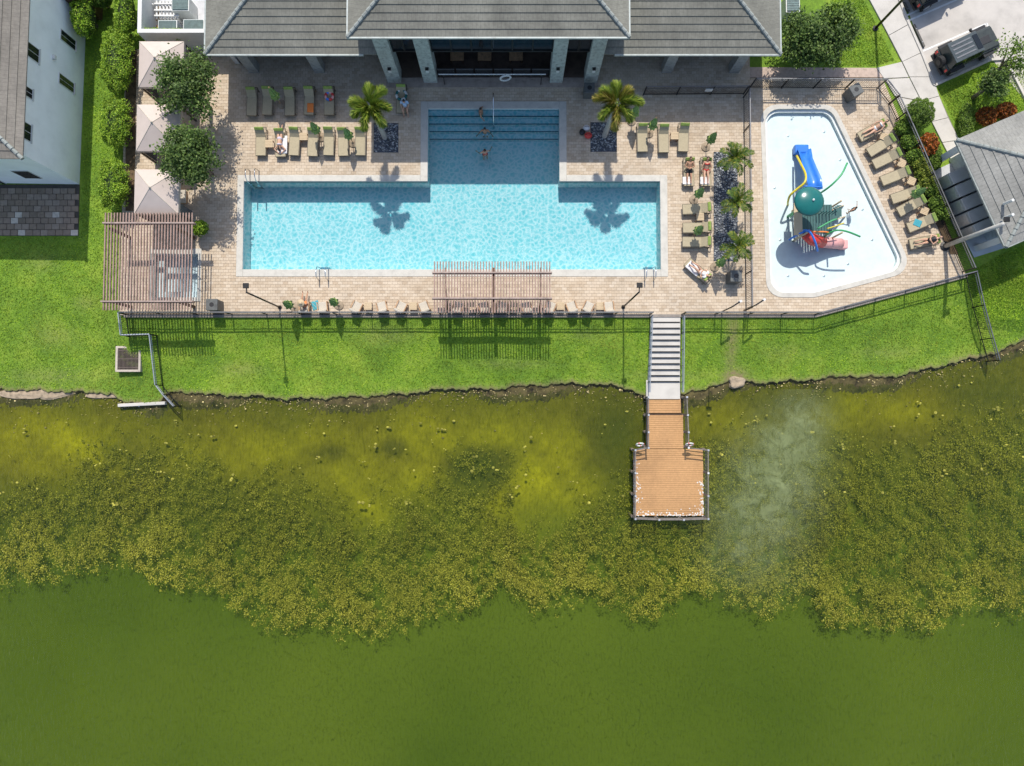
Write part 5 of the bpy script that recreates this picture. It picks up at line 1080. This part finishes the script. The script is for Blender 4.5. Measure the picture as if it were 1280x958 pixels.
# ------------------------------------------------------------ off-road car and neighbour
def car(loc, rz, lb, rugged=True):
    r = thing('parked_car', loc, lb, 'car', 'parked cars', rz); K = dict(parent=r, local=True); L2 = 2.0; W2 = .9
    B = MB(); B.box((0, 0, .72), (3.9, 1.58, .62)); B.build('body', MT['carpaint'], bevel=.07, **K)
    hd = MB().box((1.25, 0, 1.07), (1.25, 1.34, .14)).build('hood', MT['carpaint'], bevel=.05, **K); MB().box((1.1, 0, 1.15), (.7, .5, .04)).build('hood_scoop', MT['black'], hd, local=True, bevel=.015)
    B = MB(); B.add([(-1.85, -.76, 1.02), (.62, -.76, 1.02), (.62, .76, 1.02), (-1.85, .76, 1.02), (-1.75, -.66, 1.72), (.25, -.66, 1.74), (.25, .66, 1.74), (-1.75, .66, 1.72)], [(0, 1, 5, 4), (1, 2, 6, 5), (2, 3, 7, 6), (3, 0, 4, 7), (3, 2, 1, 0)]); cb = B.build('cabin', MT['carpaint'], **K)
    rf = MB().box((-.76, 0, 1.76), (2.06, 1.4, .08)).build('roof', MT['cartop'], bevel=.03, **K)
    for i in range(4): MB().box((-.95, -.42+.28*i, 1.81), (1.4, .10, .03)).build('roof_rib', MT['rail'], rf, local=True, bevel=.01)
    MB().box((.05, 0, 1.815), (.35, 1.0, .02)).build('roof_hatch', MT['glassdark'], rf, local=True)
    MB().add([(.635, -.66, 1.1), (.635, .66, 1.1), (.285, .60, 1.7), (.285, -.60, 1.7)], [(0, 1, 2, 3)]).build('windshield', MT['glassdark'], **K)
    for s_ in (-1, 1):
        for x0_, x1_ in ((-.72, .34), (-1.7, -.8)): MB().add([(x0_, s_*.772, 1.1), (x1_, s_*.772, 1.1), (x1_-.08, s_*.682, 1.64), (x0_+.02, s_*.682, 1.64)], [(0, 1, 2, 3)] if s_ < 0 else [(3, 2, 1, 0)]).build('side_window', MT['glassdark'], cb, local=True)
        mr = MB().box((.5, s_*.98, 1.18), (.12, .22, .18)).build('mirror', MT['black'], bevel=.03, **K)
        for x in (1.25, -1.2):
            MB().box((x, s_*.84, .86), (1.0, .32, .10)).build('fender', MT['black'], bevel=.03, **K)
            B = MB(); B.tube([(x, s_*.66, .38), (x, s_*.92, .38)], .38, 18); w_ = B.build('tyre', MT['tyre'], **K); MB().tube([(x, s_*.90, .38), (x, s_*.935, .38)], .22, 12).build('rim', MT['galv'], w_, local=True)
        MB().lathe((0, 0, 0), [(.11, 0), (.11, .03)], 12).build('headlight', MT['white'], **K); o = [x_ for x_ in r.children if x_.name.startswith('headlight')][-1]; o.location = (1.945, s_*.5, .88); o.rotation_euler = (0, R(90), 0)
        MB().box((-1.96, s_*.68, .86), (.05, .14, .24)).build('tail_light', MT['red'], **K)
    MB().box((1.97, 0, .82), (.05, .72, .34)).build('grille', MT['black'], **K); MB().box((2.1, 0, .52), (.22, 1.6, .18)).build('bumper', MT['black'], bevel=.03, **K); MB().box((-2.02, 0, .52), (.18, 1.5, .16)).build('bumper', MT['black'], bevel=.03, **K)
    if rugged: sp = MB().tube([(-1.97, 0, .98), (-2.22, 0, .98)], .37, 18).build('spare_tyre', MT['tyre'], **K); MB().tube([(-2.22, 0, .98), (-2.25, 0, .98)], .2, 12).build('rim', MT['black'], sp, local=True)
c_ = P(1199, 70, -.10); f_ = P(1237, 52, -.10); ang = math.atan2(f_.y-c_.y, f_.x-c_.x)
car(c_, ang, 'dark green off-road car with rear spare tyre parked by the island lawn'); c2 = P(1166, -10, -.10); car(c2, ang, 'dark car mostly out of view in the next parking bay')
# ------------------------------------------------------------ splash structure in the wading pool
sp = thing('splash_structure', (*P(1014, 270)[:2], -.38), 'colourful splash play structure with teal dome, blue slide and red tube', 'playground')
zf = -.4
def q3(u, v, z): return P(u, v, z)
for u, v in ((993, 262), (1006, 264), (994, 300), (1036, 300), (1035, 262)): p = q3(u, v, 0); MB().tube([(p.x, p.y, zf), (p.x, p.y, 1.9)], .06, 10).build('post', MT['tan'], sp, True)
a, b_ = q3(1003, 292, 1.2), q3(1040, 256, 1.2); nb = 11
for i in range(nb): x = a.x+(b_.x-a.x)*(i+.5)/nb; MB().bb(x-.075, x+.075, a.y, b_.y, 1.12, 1.2).build('platform_slat', MT['platform'], sp)
a2, b2 = q3(993, 294, 1.5), q3(1002.5, 254, 1.5); MB().bb(a2.x, b2.x, a2.y, b2.y, 1.44, 1.5).build('side_board', MT['tan'], sp)
d_ = q3(1013, 251, 3.2); MB().tube([(d_.x, d_.y-.0, zf), (d_.x, d_.y, 3.2)], .09, 10).build('dome_mast', MT['pipe'], sp, True)
dm = MB().lathe((d_.x, d_.y, 3.0), [(.92, -.02), (.94, .02), (.84, .13), (.64, .23), (.36, .30), (.1, .33), (.02, .335)], 28).build('dome', MT['dome'], sp, True); MB().lathe((d_.x+.12, d_.y, 3.30), [(.07, 0), (.07, .12), (.02, .16)], 10).build('spout_cap', MT['plastic'], dm)
B = MB(); path = [(1017, 238, 1.3), (1015, 226, 1.1), (1010, 212, .75), (1006, 200, .35), (1003, 188, .0)]; pts = [q3(*p) for p in path]; W_ = [.42, .46, .40, .36, .42]; sec = []
for i, p in enumerate(pts):
    d = (pts[min(i+1, 4)]-pts[max(i-1, 0)]).normalized(); sd_ = d.cross(Vector((0, 0, 1))).normalized()
    for a_ in np.linspace(-1, 1, 7): B.v.append(tuple(p+sd_*W_[i]*a_+Vector((0, 0, .34*abs(a_)**2.5))))
for i in range(4):
    for j in range(6): k = i*7+j; B.f.append((k, k+1, k+8, k+7))
B.f += [tuple(reversed(f)) for f in []]
o = B.build('slide', MT['blue'], sp, True); so_m = o.modifiers.new('s', 'SOLIDIFY'); so_m.thickness = .05
e = q3(1001.5, 187, .0); MB().box((e.x, e.y, -.08), (.92, .6, .5)).build('slide_run_out', MT['blue'], sp, bevel=.09)
for nm, m_, r_, pth in (('rail_tube', 'yellow', .07, [(996, 195, .3), (1001, 205, 1.0), (1007, 218, 1.7), (1006, 228, 1.9), (997, 236, 1.7), (988, 244, 1.4), (985, 252, .6), (985, 256, zf)]), ('spray_arch', 'pipe', .06, [(1024, 242, .2), (1028, 240, 1.6), (1040, 231, 2.3), (1052, 218, 2.4), (1059, 204, 2.2)]), ('spray_arch', 'pipe', .06, [(1030, 297, .2), (1034, 293, 1.6), (1046, 288, 2.2), (1060, 290, 2.2), (1075, 296, 1.9)]), ('spray_arch', 'pipe', .045, [(988, 272, .1), (992, 268, 1.3), (1002, 263, 1.5)]), ('spray_arch', 'blue', .07, [(1000, 291, .3), (1006, 288, 1.7), (1013, 291, 1.9), (1019, 303, 1.7), (1022, 314, 1.2)]), ('deck_rail', 'blue', .06, [(986, 300, .9), (1000, 292, 1.5), (1012, 288, 1.5)]), ('deck_rail', 'orange', .05, [(1014, 290, 1.6), (1030, 290, 1.7), (1036, 291, 1.7)]), ('deck_rail', 'pipe', .05, [(1022, 286, 1.9), (1038, 277, 1.9), (1046, 274, 1.9)]), ('deck_rail', 'yellow', .04, [(1034, 286, 1.8), (1044, 283, 1.8), (1055, 279, 1.6)]), ('deck_rail', 'blue', .05, [(1004, 233, 1.8), (1028, 234, 1.8)])):
    P3 = [q3(*p) for p in pth]; S = []
    for i in range(len(P3)-1):
        for t_ in (0, .25, .5, .75):
            p0, p1, p2, p3 = (P3[max(0, min(len(P3)-1, j))] for j in (i-1, i, i+1, i+2)); S.append(.5*((2*p1)+(p2-p0)*t_+(2*p0-5*p1+4*p2-p3)*t_*t_+(3*p1-p0-3*p2+p3)*t_**3))
    S.append(P3[-1]); MB().tube(S, r_, 8).build(nm, MT[m_], sp, True)
for i in range(6): p = q3(1020+i*4, 268, 1.2); MB().tube([p, p+Vector((0, 0, .75))], .03, 6).build('guard_bar', MT['dome'], sp)
MB().tube([q3(1008, 293, 1.3), q3(1016, 300, 1.0), q3(1028, 303, .55)], [.36, .38, .38], 14).build('tube_slide', MT['red'], sp, True); MB().tube([q3(1028, 303, .55), q3(1040, 304, .2), q3(1051, 305, .02)], [.37, .36, .36], 14).build('tube_slide_end', MT['pink'], sp, True); p = q3(1054, 306, -.05); MB().box((p.x, p.y, -.1), (.5, .62, .5)).build('tube_run_out', MT['pink'], sp, bevel=.08)
for k in range(4):
    p = q3(1042+k*2.5, 268-k*1.5, 1.0-.28*k); MB().box((p.x, p.y, 1.0-.3*k), (.3, .75, .05)).build('stair_tread', MT['platform'], sp)
MB().beam(q3(1040, 263, 1.1), q3(1054, 257, -.36), .06, .12).build('stringer', MT['tan'], sp); MB().beam(q3(1041, 276, 1.1), q3(1056, 271, -.36), .06, .12).build('stringer', MT['tan'], sp)
for u, v in ((985, 170), (1030, 165), (1050, 200), (975, 300), (985, 345), (1060, 330), (1090, 300), (1078, 262), (968, 235), (1030, 345)):
    p = q3(u, v, -.38); MB().lathe((p.x, p.y, -.385), [(.09, 0), (.09, .02), (.03, .03)], 12).build('floor_jet', MT['galv'], kid)
# ------------------------------------------------------------ people
def person(loc, rz, J, label, skin='skin', hair='hair', suit=None, hat=None, hairlen=0, scale=1.0, name='person'):
    """J: joints in metres (pelvis, chest, neck, head, sho/elb/wri/hip/kne/ank/toe with L, R)"""
    th = thing(name, loc, label, 'person', None, rz); J = {k: Vector(v)*scale for k, v in J.items()}; s = scale
    for k in list(J):
        if k.endswith('R') and k[:-1]+'L' not in J: J[k[:-1]+'L'] = Vector((-J[k].x, J[k].y, J[k].z))
    B = MB()
    def cap(a, b_, ra, rb):
        a, b_ = Vector(a), Vector(b_); B.tube([a, a.lerp(b_, .5), b_], [ra*s, (ra+rb)*.52*s, rb*s], 10); B.ball(a, ra*s, 10, 6); B.ball(b_, rb*s, 10, 6)
    cap(J['pelvis'], J['chest'], .135, .15); cap(J['chest'], J['neck'], .13, .06); cap(J['neck'], J['head'], .058, .06)
    hd_ = J['head']; fwd = Vector(J.get('look', (0, -1, 0))).normalized(); upv = (J['head']-J['neck']).normalized()
    B.ball(hd_, (.078*s, .098*s, .115*s), 12, 9, Matrix.Identity(3)); B.ball(hd_+fwd*.10*s, .018*s, 6, 4)
    sdv = fwd.cross(upv).normalized() if fwd.cross(upv).length > .1 else Vector((1, 0, 0))
    for e_ in (-1, 1): B.ball(hd_+sdv*e_*.08*s, (.02*s, .02*s, .03*s), 6, 4)
    for S_ in 'LR':
        cap(J['chest'], J['sho'+S_], .10, .062); cap(J['sho'+S_], J['elb'+S_], .055, .042); cap(J['elb'+S_], J['wri'+S_], .042, .028); cap(J['pelvis'], J['hip'+S_], .12, .105); cap(J['hip'+S_], J['kne'+S_], .095, .06); cap(J['kne'+S_], J['ank'+S_], .06, .036); cap(J['ank'+S_], J['toe'+S_], .042, .028)
        w_ = J['wri'+S_]; fd = (w_-J['elb'+S_]).normalized(); side = fd.cross(Vector((0, 0, 1))).normalized() if abs(fd.z) < .9 else Vector((1, 0, 0)); pal = w_+fd*.08*s; cap(w_, pal, .028, .034)
        for k_, (o_, ln) in enumerate(((-1.5, .065), (-.5, .08), (.5, .076), (1.5, .06))): f0 = pal+side*o_*.02*s; cap(f0, f0+fd*ln*s-Vector((0, 0, .015*s)), .010, .008)
        cap(w_+fd*.03*s+side*.03*s, w_+fd*.085*s+side*.065*s, .012, .009)
    o = B.build('body', MT[skin], th, True, local=True); m_ = o.modifiers.new('r', 'REMESH'); m_.mode = 'VOXEL'; m_.voxel_size = .013*s; m_.use_smooth_shade = True
    hb = MB(); hb.ball(hd_-fwd*.022*s+upv*.022*s, (.088*s, .10*s, .118*s), 12, 8)
    if hairlen: hb.tube([hd_-fwd*.05*s, hd_-fwd*.1*s-upv*.12*s, hd_-fwd*.1*s-upv*hairlen*s], [.07*s, .06*s, .03*s], 8)
    hb.build('hair', MT[hair], th, True, local=True)
    if suit:
        c1, kind = suit; sb = MB()
        if kind in ('trunks', 'bikini', 'suit'):
            lg = .45 if kind == 'trunks' else .04
            for S_ in 'LR': a = J['hip'+S_]; b_ = a.lerp(J['kne'+S_], lg); sb.tube([J['pelvis'].lerp(a, .6), a, b_], [.125*s, .118*s, .098*s], 12); 
            sb.ball(J['pelvis'], (.165*s, .15*s, .145*s), 12, 8)
        if kind in ('bikini',): a = J['chest']; ax_ = (J['neck']-J['pelvis']).normalized(); sb.tube([a-ax_*.03*s, a+ax_*.05*s], [.175*s, .168*s], 14)
        if kind in ('suit', 'shirt'): sb.tube([J['pelvis'], J['pelvis'].lerp(J['chest'], .5), J['chest'], J['chest'].lerp(J['neck'], .55)], [.165*s, .16*s, .172*s, .125*s], 14)
        if kind == 'shirt':
            for S_ in 'LR': sb.tube([J['chest'].lerp(J['sho'+S_], .5), J['sho'+S_], J['sho'+S_].lerp(J['elb'+S_], .55)], [.11*s, .078*s, .068*s], 10)
        sb.build('shirt' if kind == 'shirt' else 'swimsuit', MT[c1], th, True, local=True)
    if hat: MB().lathe(hd_+Vector((0, 0, .04*s)), [(.24*s, 0), (.24*s, .015*s), (.105*s, .02*s), (.10*s, .10*s), (.04*s, .13*s)], 18).build('hat', MT[hat], th, True, local=True)
    return th
Z0 = .40
def recl(z=Z0, arms=0, knees=0):            # lying back on a lounger, head towards +y
    return dict(pelvis=(0, .18, z+.13), chest=(0, .50, z+.36), neck=(0, .64, z+.50), head=(0, .75, z+.62), look=(0, -.6, .8), shoR=(.18, .58, z+.42), elbR=(.30, .34, z+.30), wriR=(.26, .12, z+.18) if not arms else (.10, .22, z+.36),
        hipR=(.09, .12, z+.12), kneR=(.13, -.30, z+.14+knees), ankR=(.12, -.70, z+.07), toeR=(.14, -.74, z+.20))
prone = dict(pelvis=(0, .02, Z0+.14), chest=(0, -.38, Z0+.16), neck=(0, -.56, Z0+.17), head=(0, -.72, Z0+.17), look=(.3, 0, -.9), shoR=(.18, -.50, Z0+.14), elbR=(.36, -.66, Z0+.10), wriR=(.16, -.84, Z0+.06), hipR=(.09, .08, Z0+.13), kneR=(.12, .48, Z0+.13), ankR=(.12, .86, Z0+.09), toeR=(.13, .98, Z0+.05))
sit = dict(pelvis=(0, 0, .47), chest=(0, -.05, .86), neck=(0, -.03, 1.04), head=(0, .02, 1.19), look=(0, 1, -.2), shoR=(.19, -.04, .98), elbR=(.27, .06, .70), wriR=(.18, .30, .60), hipR=(.09, .06, .47), kneR=(.14, .46, .50), ankR=(.16, .86, .30), toeR=(.18, .94, .38))
stand = dict(pelvis=(0, 0, .92), chest=(0, .0, 1.26), neck=(0, 0, 1.44), head=(0, .02, 1.60), look=(0, 1, 0), shoR=(.19, 0, 1.38), elbR=(.34, .06, 1.15), wriR=(.48, .22, 1.12), hipR=(.10, 0, .88), kneR=(.12, .02, .48), ankR=(.12, -.03, .07), toeR=(.13, .13, .04))
person(P(353, 178), 0, prone, 'sunbather lying face down on a towel in the sunny lounger row', 'skin', 'hair', ('lilac', 'bikini'), hairlen=.2)
for u, v, z, sk, su, lb in ((602, 149, -1.15, 'skin2', ('tan', 'trunks'), 'swimmer standing on the pool steps by the handrail'), (607, 173, -1.35, 'skin2', ('ltblue', 'trunks'), 'swimmer between the pool steps and another swimmer'), (607, 199, -1.35, 'skin', ('red', 'bikini'), 'swimmer in red nearest the long pool basin')):
    person(P(u, v, z), random.uniform(0, 6), stand, lb, sk, 'hair', su)
person(P(859, 219, 0), 0, recl(arms=1), 'person with bare chest reclining on lounger away from the pebble bed', 'skin2', 'hair', ('black', 'trunks')); person(P(880, 219, 0), 0, recl(), 'person in red swimwear reclining beside the pebble bed', 'skin', 'hair', ('red', 'bikini'))
q = P(871, 340); person(q, R(-132), recl(arms=1, knees=.2), 'person in white shirt on the askew lounger', 'skin', 'hair', ('towel', 'shirt'))
q = P(383, 383); person(q, 0, sit, 'tanned person sitting with legs stretched out toward the pool', 'skin2', 'hair', ('orange', 'trunks'), hat='tan')
q = P(506, 134); person((q.x+.1, q.y-.1, 0), R(180), {**sit, 'kneR': (.14, .42, .46), 'ankR': (.14, .48, .07), 'toeR': (.14, .62, .04)}, 'person in pale blue shirt sitting at the lounger end by the pool steps', 'skin', 'hair', ('ltblue', 'shirt'))
def lying(i, lb, su, **k):
    h_, f_ = P(*heads[i], .75), P(*feet[i], .2); d = h_-f_; c_ = (h_+f_)/2; person((c_.x, c_.y, 0), math.atan2(d.y, d.x)-math.pi/2, recl(**k), lb, 'skin', 'hair', su)
lying(0, 'sunbather in white stretched on the angled lounger at the gate end', ('towel', 'bikini')); lying(7, 'person in dark swimwear on the angled lounger near the pale lamp post', ('black', 'suit'), arms=1, knees=.15)
person(P(1060, 266, -.38), R(40), {**stand, 'elbR': (.36, .1, 1.3), 'wriR': (.5, .3, 1.35)}, 'child in dark swimwear wading beside the splash structure stairs', 'skin2', 'hair', ('black', 'suit'), scale=.72)
# ------------------------------------------------------------ small belongings
def towel(u, v, z, w_, l_, m_, lb, rz=0, name='towel'):
    q = P(u, v, z); B = MB(); n1_, n2_ = 8, 12
    for i in range(n1_+1):
        for j in range(n2_+1): x, y = w_*(i/n1_-.5), l_*(j/n2_-.5); B.v.append((x, y, .012*math.sin(i*1.7+j*.9)+.012))
    for i in range(n1_):
        for j in range(n2_): k = i*(n2_+1)+j; B.f.append((k, k+n2_+1, k+n2_+2, k+1))
    o = B.build(name, MT[m_], None, True); o.location = (q.x, q.y, z); o.rotation_euler.z = rz; sm_ = o.modifiers.new('s', 'SOLIDIFY'); sm_.thickness = .012; tag(o, lb, 'towel', 'towels')
towel(353, 181, .392, .64, 1.2, 'towel', 'white towel under the prone sunbather'); towel(859, 226, .392, .60, .5, 'towel', 'white towel on the lounger foot away from the pebble bed'); towel(881, 226, .392, .60, .5, 'towel', 'white towel on the lounger foot beside the pebble bed'); towel(867, 336, .392, .56, 1.0, 'towel', 'white towel on the askew lounger', R(-132)); towel(388, 135, .392, .42, .62, 'orange', 'orange towel on a shaded lounger'); towel(1147, 279, .392, .5, .45, 'teal', 'blue towel on an angled lounger', -.4); towel(394.5, 382, .0, .5, .6, 'teal', 'teal towel on the deck beside the seated sunbather', .3)
def swimring(u, v, z, m_, lb, r=.32):
    q = P(u, v, z); th = thing('swim_ring', q, lb, 'swim ring', 'swim rings')
    for k in range(8):
        MB().tube([q+Vector((r*math.cos(t_), r*math.sin(t_), .09)) for t_ in np.linspace(k*math.pi/4, (k+1)*math.pi/4, 6)], .09, 10).build('segment', MT[m_[k % len(m_)]], th, True)
swimring(502, 119.5, .40, ('plastic', 'dome'), 'pale swim ring on the lounger by the pool steps'); swimring(412, 121, .40, ('red', 'pink', 'blue'), 'red and blue swim ring on the last shaded lounger', .24)
bg_ = P(735, 168)
for o_, r_, m_, lb in (((0, -.15, .17), (.26, .22, .2), 'red', 'red beach bag beside the dry palm bed'), ((-.12, .35, .17), (.24, .2, .2), 'towel', 'white beach bag beside the dry palm bed'), ((-.40, .1, .13), (.2, .22, .15), 'black', 'dark beach bag beside the red and white ones')):
    c_ = bg_+Vector(o_); th = thing('beach_bag', (c_.x, c_.y, 0), lb, 'bag', 'beach bags by the palm bed'); MB().ball(c_, r_, 12, 8).build('bag_body', MT[m_], th, True); MB().tube([c_+Vector((.15*math.cos(t_), 0, r_[2]*.8+.14*math.sin(t_))) for t_ in np.linspace(0, math.pi, 9)], .015, 6).build('strap', MT['black'], th)
# grass on the island and street lawns
def lawnpatch(L_, n_):
    p = px(L_, -.12); a, b_, c_, d_ = aabb(p); hull = ccw(p); X = rng.uniform(a, b_, n_); Y = rng.uniform(c_, d_, n_); k = np.ones(n_, bool)
    for i in range(len(hull)): (x0_, y0_), (x1_, y1_) = hull[i], hull[(i+1) % len(hull)]; k &= ((x1_-x0_)*(Y-y0_)-(y1_-y0_)*(X-x0_)) > .02
    return np.stack([X[k], Y[k], X[k]*0-.09], 1)
C = np.concatenate([lawnpatch([(1030, 83), (1094, 83), (1118, 76), (1080, 0), (1040, 0)], 9000), lawnpatch([(1172, 110), (1238, 80), (1290, 80), (1290, 140), (1200, 168)], 12000), lawnpatch([(1213, 330), (1262, 312), (1300, 290), (1300, 400), (1225, 400)], 12000)])
V, F = quads(C, rng.uniform(.07, .15, len(C)), .3, .25); tag(npmesh('verge_grass', V, F, MT['blade']), 'green grass on the verges by the walkway and parking', 'grass', kind='stuff')
